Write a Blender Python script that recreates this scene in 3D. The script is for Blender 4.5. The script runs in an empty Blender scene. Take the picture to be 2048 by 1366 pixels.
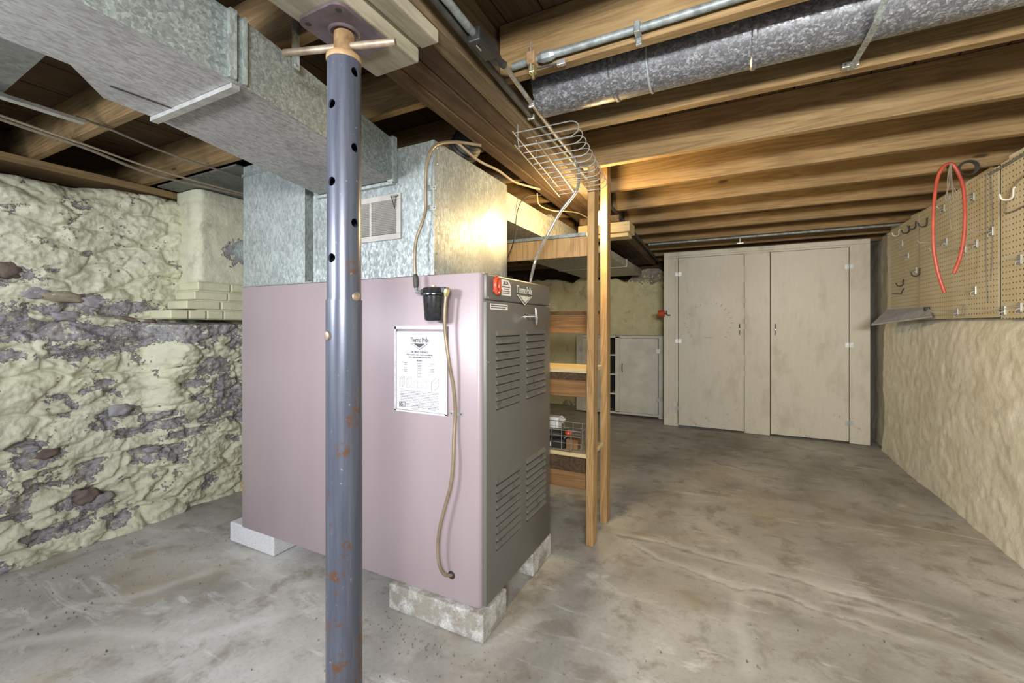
import bpy, bmesh, math, random
import numpy as np
from mathutils import Vector, Matrix
random.seed(7)
C = bpy.context.scene.collection
R = math.radians

# ------------------------------------------------------------------ camera
cd = bpy.data.cameras.new('camera'); cam = bpy.data.objects.new('camera', cd); C.objects.link(cam)
cam.location = (0, 0, 1.25); cam.rotation_euler = (R(90), 0, R(26.84))
cd.sensor_width = 36; cd.lens = 15.152; cd.shift_y = -0.0161; cd.clip_start = 0.02
bpy.context.scene.camera = cam
# ------------------------------------------------------------------ world, lights, exposure
w = bpy.data.worlds.new('world'); bpy.context.scene.world = w; w.use_nodes = True
w.node_tree.nodes['Background'].inputs[0].default_value = (0.80, 0.86, 1.0, 1)
w.node_tree.nodes['Background'].inputs[1].default_value = 0.48
def area(name, loc, target, sx, sy, power, col, spread=180):
    l = bpy.data.lights.new(name, 'AREA'); l.shape = 'RECTANGLE'; l.size = sx; l.size_y = sy
    l.energy = power; l.color = col; l.spread = R(spread)
    o = bpy.data.objects.new(name, l); C.objects.link(o); o.location = loc
    o.rotation_euler = (Vector(target) - Vector(loc)).to_track_quat('-Z', 'Y').to_euler()
    return o
area('daylight_window_left', (-3.1, -0.35, 1.72), (-1.4, 1.6, 1.1), 0.36, 0.42, 8, (0.86, 0.91, 1.0))
area('daylight_window_left', (-2.55, -0.85, 1.72), (-1.4, 1.6, 1.1), 0.36, 0.42, 6, (0.86, 0.91, 1.0))
area('rear_key_or_fill', (-1.75, -0.95, 1.60), (0.3, 4.0, 1.5), 0.50, 0.26, 40, (0.93, 0.95, 1.0), 150)  # key inferred from the furnace and post shadows
area('rear_key_or_fill', (0.6, -1.0, 1.60), (0.5, 5.5, 1.5), 0.8, 0.26, 70, (1.0, 0.97, 0.91), 130)  # added fill, no window known there: lifts closet, floor and right wall
area('rear_key_or_fill', (0.3, -1.2, 1.70), (-3.3, 1.3, 0.8), 0.5, 0.4, 26, (0.95, 0.97, 1.0), 120)  # added fill, no window known there: brightens the left wall
vs = bpy.context.scene.view_settings
vs.view_transform = 'Standard'; vs.look = 'None'; vs.exposure = 0.0; vs.gamma = 1; vs.use_curve_mapping = False

# ------------------------------------------------------------------ helpers
class MB:
    def __init__(s): s.v = []; s.f = []; s.m = []; s.mi = 0
    def add(s, vs_, fs_):
        o = len(s.v); s.v += [tuple(p) for p in vs_]
        for f in fs_: s.f.append([i + o for i in f]); s.m.append(s.mi)
        return s
    def box(s, x0, x1, y0, y1, z0, z1):
        return s.add([(x0,y0,z0),(x1,y0,z0),(x1,y1,z0),(x0,y1,z0),(x0,y0,z1),(x1,y0,z1),(x1,y1,z1),(x0,y1,z1)],
            [(0,3,2,1),(4,5,6,7),(0,1,5,4),(1,2,6,5),(2,3,7,6),(3,0,4,7)])
    def prism(s, poly, off):      # poly: list of 3d points, off: extrusion vector
        n = len(poly); off = Vector(off); a = [Vector(p) for p in poly]; b = [p + off for p in a]
        nrm = Vector((0,0,0))
        for i in range(n): nrm += a[i].cross(a[(i+1) % n])
        if nrm.dot(off) > 0: fs = [list(range(n))[::-1], list(range(n, 2*n))] + [(i, (i+1) % n, n+(i+1) % n, n+i) for i in range(n)]
        else: fs = [list(range(n)), list(range(n, 2*n))[::-1]] + [((i+1) % n, i, n+i, n+(i+1) % n) for i in range(n)]
        return s.add(a + b, fs)
    def tube(s, pts, r, seg=10, closed=False, caps=True):
        pts = [Vector(p) for p in pts]; n = len(pts)
        rr = r if isinstance(r, (list, tuple)) else [r] * n
        T = []
        for i in range(n):
            if closed: t = pts[(i+1) % n] - pts[i-1]
            else: t = pts[min(i+1, n-1)] - pts[max(i-1, 0)]
            T.append(t.normalized() if t.length > 1e-9 else Vector((0,0,1)))
        up = Vector((0,0,1)) if abs(T[0].z) < 0.9 else Vector((1,0,0))
        N = (up - T[0]*up.dot(T[0])).normalized()
        o = len(s.v)
        for i in range(n):
            N = (N - T[i]*N.dot(T[i]))
            N = N.normalized() if N.length > 1e-6 else T[i].orthogonal().normalized()
            B = T[i].cross(N)
            for k in range(seg):
                a = 2*math.pi*k/seg
                s.v.append(tuple(pts[i] + (N*math.cos(a) + B*math.sin(a))*rr[i]))
        m = n if closed else n-1
        for i in range(m):
            j = (i+1) % n
            for k in range(seg):
                k2 = (k+1) % seg
                s.f.append([o+i*seg+k, o+i*seg+k2, o+j*seg+k2, o+j*seg+k]); s.m.append(s.mi)
        if caps and not closed:
            s.f.append([o+k for k in range(seg)][::-1]); s.m.append(s.mi)
            s.f.append([o+(n-1)*seg+k for k in range(seg)]); s.m.append(s.mi)
        return s
    def cyl(s, p0, p1, r, seg=20): return s.tube([p0, p1], r, seg)
    def lathe(s, c, prof, seg=28, axis='z'):    # prof: (radius, height)
        o = len(s.v)
        for r_, h in prof:
            for k in range(seg):
                a = 2*math.pi*k/seg; u, v_ = r_*math.cos(a), r_*math.sin(a)
                s.v.append({'z': (c[0]+u, c[1]+v_, c[2]+h), 'x': (c[0]+h, c[1]+u, c[2]+v_), 'y': (c[0]+v_, c[1]+h, c[2]+u)}[axis])
        for i in range(len(prof)-1):
            for k in range(seg):
                k2 = (k+1) % seg
                s.f.append([o+i*seg+k, o+i*seg+k2, o+(i+1)*seg+k2, o+(i+1)*seg+k]); s.m.append(s.mi)
        s.f.append([o+k for k in range(seg)][::-1]); s.m.append(s.mi)
        s.f.append([o+(len(prof)-1)*seg+k for k in range(seg)]); s.m.append(s.mi)
        return s
    def build(s, name, mat, parent=None, bevel=0, smooth=False, segs=2, angle=40):
        me = bpy.data.meshes.new(name); me.from_pydata(s.v, [], s.f)
        mats = mat if isinstance(mat, (list, tuple)) else [mat]
        for m in mats: me.materials.append(m)
        if len(mats) > 1:
            for p, i in zip(me.polygons, s.m): p.material_index = i
        if bevel:
            bm = bmesh.new(); bm.from_mesh(me)
            es = [e for e in bm.edges if len(e.link_faces) == 2 and e.calc_face_angle(0) > R(30)]
            bmesh.ops.bevel(bm, geom=es, offset=bevel, segments=segs, profile=0.5, affect='EDGES', clamp_overlap=True)
            bm.to_mesh(me); bm.free()
        if smooth:
            me.shade_smooth()
            try: me.set_sharp_from_angle(angle=R(angle))
            except Exception: pass
        me.update()
        return link(name, me, parent)
def link(name, me, parent=None):
    o = bpy.data.objects.new(name, me); C.objects.link(o)
    if parent is not None:
        o.parent = parent
        o.matrix_parent_inverse = Matrix.Translation(-WL(parent))
    return o
def WL(o):
    v = Vector(o.location)
    if o.parent is not None:
        v = v + 0*v if o.parent.type != 'EMPTY' else v
        # children carry world coordinates with zero location
    return v if o.parent is None else Vector((0,0,0))
def root(name, label, cat, loc, group=None):
    o = bpy.data.objects.new(name, None); C.objects.link(o); o.location = loc; o.empty_display_size = .05
    return tag(o, label, cat, group)
def tag(o, label, cat, group=None):
    o['label'] = label; o['category'] = cat
    if group: o['group'] = group
    return o
def struct(o): o['kind'] = 'structure'; return o
def shear(mb, k, y0):
    mb.v = [(x + k*(y-y0), y, z) for x, y, z in mb.v]; return mb
def smooth_path(pts, n=8):
    P = [Vector(p) for p in pts]; P = [P[0]*2-P[1]] + P + [P[-1]*2-P[-2]]; out = []
    for i in range(1, len(P)-2):
        for k in range(n):
            t = k/n; a, b, c, d = P[i-1], P[i], P[i+1], P[i+2]
            out.append(0.5*((2*b) + (c-a)*t + (2*a-5*b+4*c-d)*t*t + (3*b-a-3*c+d)*t*t*t))
    out.append(P[-2]); return out
def text(body, mat, parent, loc, rot, size, sx=1.0, align='CENTER', extrude=0.0003, offset=0.0, name='lettering', spacing=1.0):
    cu = bpy.data.curves.new('t', 'FONT'); cu.body = body; cu.size = size; cu.align_x = align
    cu.extrude = extrude; cu.offset = offset; cu.resolution_u = 3; cu.space_character = spacing
    to = bpy.data.objects.new('t', cu); C.objects.link(to)
    dg = bpy.context.evaluated_depsgraph_get(); dg.update()
    me = bpy.data.meshes.new_from_object(to.evaluated_get(dg))
    C.objects.unlink(to); bpy.data.objects.remove(to)
    M = Matrix.Translation(loc) @ rot.to_matrix().to_4x4() @ Matrix.Diagonal((sx, 1, 1, 1))
    me.transform(M); me.materials.clear(); me.materials.append(mat)
    return link(name, me, parent)
from mathutils import Euler
FACE_Y = Euler((R(90), 0, 0)); FACE_X = Euler((R(90), 0, R(90)))

# numpy noise ------------------------------------------------------
def vnoise(x, y, seed=0):
    rs = np.random.RandomState(seed); n = 256; g = rs.rand(n, n)
    xi = np.floor(x).astype(int); yi = np.floor(y).astype(int); fx = x-xi; fy = y-yi
    fx = fx*fx*fx*(fx*(fx*6-15)+10); fy = fy*fy*fy*(fy*(fy*6-15)+10)
    a = g[xi % n, yi % n]; b = g[(xi+1) % n, yi % n]; c = g[xi % n, (yi+1) % n]; d = g[(xi+1) % n, (yi+1) % n]
    return (a*(1-fx)+b*fx)*(1-fy)+(c*(1-fx)+d*fx)*fy
def fbm(x, y, oct=4, seed=0, gain=.5):
    s = 0; a = 1; t = 0
    for i in range(oct):
        s = s + a*vnoise(x*2**i+17*i, y*2**i+31*i, seed+i); t += a; a *= gain
    return s/t*2-1
def voro(x, y, seed=0):
    rs = np.random.RandomState(seed); n = 128; jx = rs.rand(n, n); jy = rs.rand(n, n); hv = rs.rand(n, n)
    xi = np.floor(x).astype(int); yi = np.floor(y).astype(int)
    f1 = np.full(x.shape, 9.); f2 = np.full(x.shape, 9.); h = np.zeros(x.shape)
    for dx in (-1,0,1):
        for dy in (-1,0,1):
            cx = xi+dx; cy = yi+dy
            d = np.hypot(cx+jx[cx % n, cy % n]-x, cy+jy[cx % n, cy % n]-y)
            m = d < f1; f2 = np.where(m, f1, np.minimum(f2, d)); h = np.where(m, hv[cx % n, cy % n], h); f1 = np.where(m, d, f1)
    return f1, f2, h
def sstep(a, b, x): t = np.clip((x-a)/(b-a), 0, 1); return t*t*(3-2*t)
def grid_mesh(name, P, mat, attrs=None, parent=None, flip=False):
    nu, nv = P.shape[:2]
    idx = np.arange(nu*nv).reshape(nu, nv)
    q = np.stack([idx[:-1,:-1], idx[1:,:-1], idx[1:,1:], idx[:-1,1:]], -1).reshape(-1, 4)
    if flip: q = q[:, ::-1]
    me = bpy.data.meshes.new(name); me.vertices.add(nu*nv); me.vertices.foreach_set('co', P.reshape(-1).astype(np.float32))
    me.loops.add(len(q)*4); me.loops.foreach_set('vertex_index', q.reshape(-1).astype(np.int32))
    me.polygons.add(len(q)); me.polygons.foreach_set('loop_start', np.arange(0, len(q)*4, 4, dtype=np.int32))
    me.update(calc_edges=True); me.validate(); me.shade_smooth()
    for k, a in (attrs or {}).items():
        at = me.attributes.new(k, 'FLOAT', 'POINT'); at.data.foreach_set('value', a.reshape(-1).astype(np.float32))
    me.materials.append(mat)
    return link(name, me, parent)

# ------------------------------------------------------------------ materials
class NT:
    def __init__(s, name):
        s.m = bpy.data.materials.new(name); s.m.use_nodes = True; s.t = s.m.node_tree; s.n = s.t.nodes
        s.b = s.n['Principled BSDF']; s.tc = s.n.new('ShaderNodeTexCoord')
    def L(s, a, b): s.t.links.new(a, b)
    def val(s, x, sock):
        if hasattr(x, 'is_output') or isinstance(x, bpy.types.NodeSocket): s.L(x, sock)
        else: sock.default_value = x
    def map(s, scale=(1,1,1), loc=(0,0,0), rot=(0,0,0), src='Object'):
        n = s.n.new('ShaderNodeMapping'); n.inputs['Scale'].default_value = scale; n.inputs['Location'].default_value = loc; n.inputs['Rotation'].default_value = rot
        s.L(s.tc.outputs[src], n.inputs['Vector']); return n.outputs[0]
    def noise(s, vec, scale, detail=4, rough=.55, dist=0, color=False):
        n = s.n.new('ShaderNodeTexNoise'); s.L(vec, n.inputs['Vector']); n.inputs['Scale'].default_value = scale
        n.inputs['Detail'].default_value = detail; n.inputs['Roughness'].default_value = rough; n.inputs['Distortion'].default_value = dist
        return n.outputs['Color' if color else 'Fac']
    def voro(s, vec, scale, feat='F1', out='Distance', rand=1.0):
        n = s.n.new('ShaderNodeTexVoronoi'); s.L(vec, n.inputs['Vector']); n.feature = feat; n.inputs['Scale'].default_value = scale
        n.inputs['Randomness'].default_value = rand
        return n.outputs[out]
    def ramp(s, fac, stops, interp='LINEAR'):
        n = s.n.new('ShaderNodeValToRGB'); s.L(fac, n.inputs[0]); e = n.color_ramp.elements; n.color_ramp.interpolation = interp
        while len(e) < len(stops): e.new(0.5)
        for i, (p, c) in enumerate(stops):
            e[i].position = p; e[i].color = (c, c, c, 1) if isinstance(c, (int, float)) else (*c, 1)
        return n.outputs[0]
    def mix(s, fac, a, b, mode='MIX'):
        n = s.n.new('ShaderNodeMix'); n.data_type = 'RGBA'; n.blend_type = mode
        s.val(fac, n.inputs[0])
        for x, k in ((a, 6), (b, 7)):
            if isinstance(x, tuple): n.inputs[k].default_value = (*x, 1)
            else: s.L(x, n.inputs[k])
        return n.outputs[2]
    def math(s, op, a, b=0.0, c=None):
        n = s.n.new('ShaderNodeMath'); n.operation = op; s.val(a, n.inputs[0]); s.val(b, n.inputs[1])
        if c is not None: s.val(c, n.inputs[2])
        return n.outputs[0]
    def attr(s, name):
        n = s.n.new('ShaderNodeAttribute'); n.attribute_name = name; return n.outputs['Fac']
    def sep(s, vec):
        n = s.n.new('ShaderNodeSeparateXYZ'); s.L(vec, n.inputs[0]); return n.outputs
    def bump(s, h, strength=.3, dist=.01, nrm=None):
        n = s.n.new('ShaderNodeBump'); s.L(h, n.inputs['Height']); n.inputs['Strength'].default_value = strength; n.inputs['Distance'].default_value = dist
        if nrm is not None: s.L(nrm, n.inputs['Normal'])
        return n.outputs[0]
    def out(s, col, rough=.6, metal=0.0, nrm=None, spec=None):
        if isinstance(col, tuple): s.b.inputs['Base Color'].default_value = (*col, 1)
        else: s.L(col, s.b.inputs['Base Color'])
        s.val(rough, s.b.inputs['Roughness']); s.val(metal, s.b.inputs['Metallic'])
        if nrm is not None: s.L(nrm, s.b.inputs['Normal'])
        if spec is not None: s.b.inputs['Specular IOR Level'].default_value = spec
        return s.m
def plain(name, col, rough=.5, metal=0.0, var=.12, sc=18, spec=None):
    t = NT(name); v = t.noise(t.map(), sc, 5, .6)
    d = tuple(c*(1-var*2) for c in col); l = tuple(min(1, c*(1+var)) for c in col)
    return t.out(t.ramp(v, [(.3, d), (.7, l)]), rough, metal, spec=spec)
def wood(name, c_dark, c_mid, c_light, axis=0, rough=.75, grime_or_void=.35, ring=5.0):
    t = NT(name); sc = [9.0, 9.0, 9.0]; sc[axis] = .55
    oi = t.n.new('ShaderNodeObjectInfo')
    add = t.n.new('ShaderNodeVectorMath'); add.operation = 'ADD'; t.L(t.tc.outputs['Object'], add.inputs[0])
    mul = t.n.new('ShaderNodeVectorMath'); mul.operation = 'SCALE'; mul.inputs[0].default_value = (3.1, 5.7, 7.3); t.L(oi.outputs['Random'], mul.inputs['Scale'])
    t.L(mul.outputs[0], add.inputs[1])
    mp = t.n.new('ShaderNodeMapping'); mp.inputs['Scale'].default_value = sc; t.L(add.outputs[0], mp.inputs[0]); v = mp.outputs[0]
    n1 = t.noise(v, 1.1, 3, .5, .8)
    wv = t.math('FRACT', t.math('MULTIPLY', n1, ring*2.2))
    wv = t.math('ABSOLUTE', t.math('SUBTRACT', wv, .5))
    fine = t.noise(v, 15, 7, .75)
    g = t.math('ADD', t.math('MULTIPLY', wv, .55), t.math('MULTIPLY', fine, .70))
    col = t.ramp(g, [(.22, c_dark), (.48, c_mid), (.80, c_light)])
    big = t.noise(t.map((1.2,1.2,1.2)), 2.3, 5, .6)
    col = t.mix(t.ramp(big, [(.35, grime_or_void), (.62, 0.0)]), col, tuple(c*.35 for c in c_mid))
    kn = t.voro(t.map(tuple(1.3 if i == axis else 4.2 for i in range(3)), (3.3, 1.7, .4)), 1.3)
    col = t.mix(t.ramp(kn, [(.035, .9), (.075, 0.0)]), col, tuple(c*.28 for c in c_dark))
    return t.out(col, rough, 0, t.bump(g, .35, .004), spec=.25)
def galv(name, base=(.36,.41,.40), bright=(.62,.68,.66), sc=75, metal=.35, rough=.42, dirt=.25, stretch=(1,1,.45)):
    t = NT(name); v = t.map(stretch)
    nz = t.noise(v, 30, 2, .5, color=True)
    vv = t.n.new('ShaderNodeMix'); vv.data_type = 'RGBA'; vv.inputs[0].default_value = .018; t.L(v, vv.inputs[6]); t.L(nz, vv.inputs[7])
    c1 = t.voro(vv.outputs[2], sc, out='Color'); s1 = t.sep(c1)[0]
    c2 = t.voro(vv.outputs[2], sc*2.1, out='Color'); s2 = t.sep(c2)[1]
    s = t.math('ADD', t.math('MULTIPLY', s1, .6), t.math('MULTIPLY', s2, .4))
    col = t.ramp(s, [(.1, tuple(c*.62 for c in base)), (.5, base), (.78, tuple((a+b)/2 for a, b in zip(base, bright))), (.95, bright)])
    d = t.noise(t.map((1,1,1)), 3.2, 6, .6)
    col = t.mix(t.ramp(d, [(.42, dirt), (.62, 0.0)]), col, (.16,.165,.15))
    rg = t.ramp(s, [(.2, rough+.12), (.9, rough-.1)])
    return t.out(col, rg, metal, t.bump(s, .06, .002))

YEL = (.60, .59, .355); 
def wallmat(name, paint, paint2, grey, use_peel=True, bumpiness=.5, dirt=.4):
    t = NT(name); v = t.map()
    n_big = t.noise(v, 2.2, 4, .55); n_mid = t.noise(v, 9, 6, .6); n_fine = t.noise(v, 45, 6, .65); n_vf = t.noise(v, 160, 4, .6)
    pc = t.mix(t.ramp(n_big, [(.3, 0.0), (.7, 1.0)]), paint, paint2)
    pc = t.mix(t.ramp(n_mid, [(.36, .35), (.56, 0.0)]), pc, tuple(c*.72 for c in paint))
    pc = t.mix(t.ramp(t.noise(t.map((1,1,1),(5,2,8)), 6, 8, .75), [(.34, dirt), (.44, 0.0)]), pc, (.20,.19,.15))
    gc = t.ramp(n_fine, [(.28, tuple(c*.42 for c in grey)), (.5, grey), (.72, tuple(min(1, c*1.45) for c in grey))])
    gc = t.mix(t.ramp(n_mid, [(.55, 0.0), (.68, .5)]), gc, (.33,.27,.20))
    gc = t.mix(t.ramp(t.noise(t.map((1,1,1),(2,9,4)), 22, 5, .7), [(.56, 0.0), (.6, .85)]), gc, paint)
    if use_peel:
        pl = t.math('ADD', t.attr('peel'), t.math('MULTIPLY', t.math('SUBTRACT', n_fine, .5), .9))
        pl = t.math('ADD', pl, t.math('MULTIPLY', t.math('SUBTRACT', n_mid, .5), 1.3))
        mask = t.ramp(pl, [(.49, 0.0), (.52, 1.0)])
        rim = t.ramp(pl, [(.40, 0.0), (.475, .55), (.52, 0.0)])
        edge = t.ramp(pl, [(.50, 0.0), (.53, .8), (.62, 0.0)])
        col = t.mix(rim, pc, tuple(min(1, c*1.18) for c in paint))
        col = t.mix(mask, col, gc); col = t.mix(edge, col, (.075,.07,.065))
        h = t.math('SUBTRACT', t.math('ADD', t.math('MULTIPLY', n_mid, .20), t.math('MULTIPLY', n_fine, .40)), t.math('MULTIPLY', mask, .35))
        h = t.math('ADD', h, t.math('MULTIPLY', n_vf, t.math('ADD', t.math('MULTIPLY', mask, .22), .08)))
    else:
        col = pc; h = t.math('ADD', t.math('MULTIPLY', n_mid, .5), t.math('MULTIPLY', n_fine, .25))
    return t.out(col, .82, 0, t.bump(h, bumpiness, .03), spec=.25)

M = {}
M['wall_y'] = wallmat('rubble_wall_paint', (.575,.57,.405), (.64,.645,.515), (.29,.28,.29))
M['wall_r'] = wallmat('plaster_wall_paint', (.80,.77,.60), (.86,.84,.73), (.4,.38,.34), False, .45, .22)
M['wall_b'] = wallmat('back_wall_paint', (.62,.58,.34), (.66,.64,.42), (.3,.28,.25), True, .5, .5)
M['brick_y'] = wallmat('painted_brick', (.60,.59,.40), (.64,.63,.46), (.33,.31,.31), False, .35, .3)
# floor
t = NT('concrete_floor'); v = t.map()
a = t.noise(v, 1.1, 7, .62, .6); b = t.noise(v, 5.5, 8, .68, .3); c = t.noise(v, 60, 5, .7)
col = t.ramp(a, [(.30, (.20,.19,.17)), (.45, (.33,.32,.295)), (.57, (.42,.412,.385)), (.70, (.54,.54,.52))])
col = t.mix(t.ramp(b, [(.36, .8), (.49, 0.0)]), col, (.22,.20,.165))
col = t.mix(t.ramp(t.noise(t.map((1,1,1),(7,3,0)), 1.6, 6, .6, .8), [(.52, 0.0), (.72, .55)]), col, (.40,.335,.23))
col = t.mix(t.ramp(t.noise(t.map((.6,2.4,1),(1,8,0)), 2.6, 6, .7, 1.2), [(.57, 0.0), (.70, .6)]), col, (.68,.68,.67))
col = t.mix(t.ramp(c, [(.3, .35), (.5, 0.0)]), col, (.20,.19,.17))
col = t.mix(t.ramp(t.voro(v, 16), [(.035, .8), (.06, 0.0)]), col, (.06,.055,.05))
ck = t.math('ADD', t.attr('crack'), t.math('MULTIPLY', t.math('SUBTRACT', b, .5), .06))
ckm = t.ramp(ck, [(.0, .60), (.006, .45), (.016, 0.0)])
col = t.mix(t.ramp(ck, [(.015, .35), (.06, 0.0)]), col, (.60,.60,.57))
col = t.mix(ckm, col, (.16,.155,.14))
h = t.math('ADD', t.math('MULTIPLY', b, .4), t.math('MULTIPLY', c, .15)); h = t.math('SUBTRACT', h, t.math('MULTIPLY', ckm, .4))
M['floor'] = t.out(col, t.ramp(a, [(.3, .62), (.7, .42)]), 0, t.bump(h, .35, .012), spec=.4)

M['galv'] = galv('galvanized_sheet', (.36,.41,.40), (.56,.62,.60), 110)
M['galv_side'] = galv('galvanized_trunk_side', (.27,.31,.305), (.48,.54,.52), 190, .35, .40, .15, (1,.6,.6))
M['galv_plenum'] = galv('galvanized_plenum', (.33,.375,.375), (.62,.68,.68), 120, .35, .38, .45)
M['galv_bottom'] = galv('galvanized_trunk_bottom', (.34,.335,.32), (.44,.44,.42), 170, .15, .6, .3, (1,.35,1))
M['pan'] = galv('sooty_pan_metal', (.12,.12,.10), (.20,.20,.17), 60, .2, .6, .7)
M['galv_round'] = galv('galvanized_round_pipe', (.17,.175,.19), (.50,.52,.56), 150, .45, .33, .12, (.8,1,1))
M['galv_bulb_lit'] = galv('galvanized_far_duct', (.44,.43,.37), (.60,.59,.50), 80, .2, .5, .2)  # yellow of the bulb's light mixed into the zinc colour
M['joist'] = wood('pine_joist', (.15,.095,.042), (.25,.165,.075), (.335,.235,.115), 0, .7, .30)
M['joist_bottom'] = M['joist']
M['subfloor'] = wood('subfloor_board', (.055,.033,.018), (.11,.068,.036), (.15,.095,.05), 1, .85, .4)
M['beam'] = wood('old_beam_wood', (.035,.023,.013), (.085,.054,.030), (.15,.10,.055), 1, .85, .55, 3)
M['sill'] = wood('sill_plank', (.16,.10,.045), (.27,.18,.085), (.36,.26,.13), 1, .8, .3)
M['beam_light'] = wood('pale_beam_wood', (.075,.053,.03), (.15,.108,.06), (.235,.175,.105), 1, .8, .35, 3)
M['block_paint'] = wood('dirty_painted_block', (.20,.18,.13), (.32,.29,.215), (.43,.395,.30), 1, .85, .55, 2)
M['stud'] = wood('stud_wood', (.22,.125,.05), (.38,.235,.10), (.50,.33,.15), 2, .65, .25)
M['shelf_wood'] = wood('shelf_board_wood', (.13,.068,.028), (.23,.125,.05), (.33,.19,.08), 0, .7, .35)
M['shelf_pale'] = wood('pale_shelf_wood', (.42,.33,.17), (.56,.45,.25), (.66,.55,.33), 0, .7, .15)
def metalpaint(name, c, rough, streak, metal=0.0):
    t = NT(name); n = t.noise(t.map((2.2,2.2,.28)), 2.2, 5, .6); n2 = t.noise(t.map(), 60, 3, .6)
    col = t.mix(t.ramp(n, [(.35, 0.0), (.65, streak)]), c, tuple(min(1, x*1.18) for x in c))
    col = t.mix(t.ramp(t.noise(t.map((1,1,1),(4,4,4)), 9, 8, .8), [(.27, .5), (.34, 0.0)]), col, tuple(x*.45 for x in c))
    return t.out(col, rough, metal, t.bump(n2, .05, .001))
M['mauve'] = metalpaint('mauve_enamel', (.315,.255,.272), .36, .4, .1)
M['gray'] = metalpaint('gray_enamel', (.125,.122,.112), .40, .35, .1)
# louvre grime
t = NT('sooty_louver'); n = t.noise(t.map((1,6,9)), 3.2, 7, .75)
M['louver'] = t.out(t.mix(t.ramp(n, [(.34, .75), (.46, 0.0)]), (.12,.117,.108), (.035,.033,.03)), .55)
M['slot'] = plain('dark_slot', (.02,.02,.02), .8)
t = NT('blue_steel_post'); v = t.map()
n = t.noise(v, 14, 8, .75); st = t.noise(t.map((20,20,1.0)), 3, 4, .6)
zz = t.sep(t.tc.outputs['Object'])[2]
col = t.mix(t.ramp(st, [(.35, 0.0), (.7, .55)]), (.070,.079,.108), (.145,.157,.197))
low = t.math('MULTIPLY', t.math('SUBTRACT', 1.35, zz), .09)
rm = t.ramp(t.math('ADD', n, low), [(.61, 0.0), (.66, .85)])
col = t.mix(rm, col, (.13,.062,.028))
col = t.mix(t.ramp(t.noise(v, 55, 4, .8), [(.66, 0.0), (.70, .5)]), col, (.5,.5,.48))
M['post'] = t.out(col, .30, .35, t.bump(n, .08, .002))
M['rust'] = plain('rusty_threads', (.36,.235,.12), .7, .25, .22, 40)
M['rod'] = plain('worn_steel_rod', (.34,.27,.20), .45, .45, .25, 22)
M['plate'] = plain('dark_plum_plate', (.135,.105,.115), .42, .3, .25, 12)
M['steel'] = plain('zinc_steel', (.55,.56,.55), .35, .75, .12, 30)
M['conduit'] = plain('grey_conduit', (.25,.28,.28), .5, .4, .25, 35)
M['darkpipe'] = plain('dark_pipe', (.055,.055,.05), .6, .2, .3, 20)
M['armor'] = plain('armored_cable_steel', (.48,.47,.43), .35, .7, .15, 40)
M['black'] = plain('black_plastic', (.02,.02,.02), .45)
M['wire'] = plain('basket_wire', (.42,.42,.38), .4, .6, .15, 30)
M['cord'] = plain('old_brown_cord', (.26,.22,.16), .7)
M['wire_y'] = plain('yellowed_cable', (.36,.31,.20), .7)
M['chrome'] = plain('chrome', (.75,.75,.75), .12, 1.0, .03)
M['copper_tube'] = plain('dull_copper_tube', (.30,.235,.155), .35, .45, .15, 15)
M['brass'] = plain('brass', (.62,.52,.25), .3, .8, .12)
M['oilcan'] = plain('black_oily_enamel', (.022,.022,.024), .22, .1, .3, 60)
M['label'] = plain('label_white', (.72,.71,.68), .5, 0, .04)
M['paper'] = plain('paper_white', (.60,.60,.62), .6, 0, .02)
M['ink'] = plain('ink', (.06,.055,.065), .7, 0, .02)
M['ink_b'] = plain('black_ink', (.02,.02,.02), .6)
M['ink_g'] = plain('grey_ink', (.27,.26,.29), .7)
M['badge'] = plain('cream_badge', (.66,.65,.56), .4, 0, .03)
M['red'] = plain('red_plastic', (.50,.07,.03), .3, 0, .1)
M['vent'] = plain('taupe_vent_enamel', (.42,.40,.36), .45, .1, .06)
M['cblock'] = plain('concrete_block', (.52,.52,.53), .9, 0, .25, 90)
t = NT('dirty_concrete_block'); n = t.noise(t.map(), 120, 5, .75); n2 = t.noise(t.map(), 9, 8, .72)
col = t.ramp(n, [(.3, (.27,.265,.25)), (.5, (.47,.47,.46)), (.72, (.60,.60,.60))])
col = t.mix(t.ramp(n2, [(.44, 0.0), (.56, .75)]), col, (.20,.175,.13))
M['cblock2'] = t.out(col, .9, 0, t.bump(n, .5, .006))
t = NT('clean_concrete_block'); n = t.noise(t.map(), 150, 5, .75)
M['cblock1'] = t.out(t.ramp(n, [(.3, (.36,.36,.37)), (.5, (.56,.56,.58)), (.72, (.68,.68,.70))]), .9, 0, t.bump(n, .5, .005))
t = NT('cream_closet_paint'); n = t.noise(t.map((1,1,.45)), 4, 8, .68); n2 = t.noise(t.map((6,6,.8)), 6, 5, .6)
zz = t.sep(t.tc.outputs['Object'])[2]
col = t.mix(t.ramp(n2, [(.35, 0.0), (.7, .5)]), (.62,.59,.50), (.68,.66,.58))
col = t.mix(t.ramp(n, [(.33, .55), (.47, 0.0)]), col, (.44,.40,.31))
col = t.mix(t.ramp(t.math('ADD', t.noise(t.map((1,1,1),(3,1,2)), 14, 8, .8), t.math('MULTIPLY', t.math('SUBTRACT', .35, zz), .12)), [(.60, 0.0), (.67, .6)]), col, (.36,.27,.17))
M['closet'] = t.out(col, .5, 0, spec=.35)
M['closet_edge'] = plain('worn_cream_edge', (.45,.36,.22), .7, 0, .2)
M['cabinet'] = plain('dull_white_cabinet_paint', (.58,.575,.52), .55, 0, .10, 5)
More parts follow.
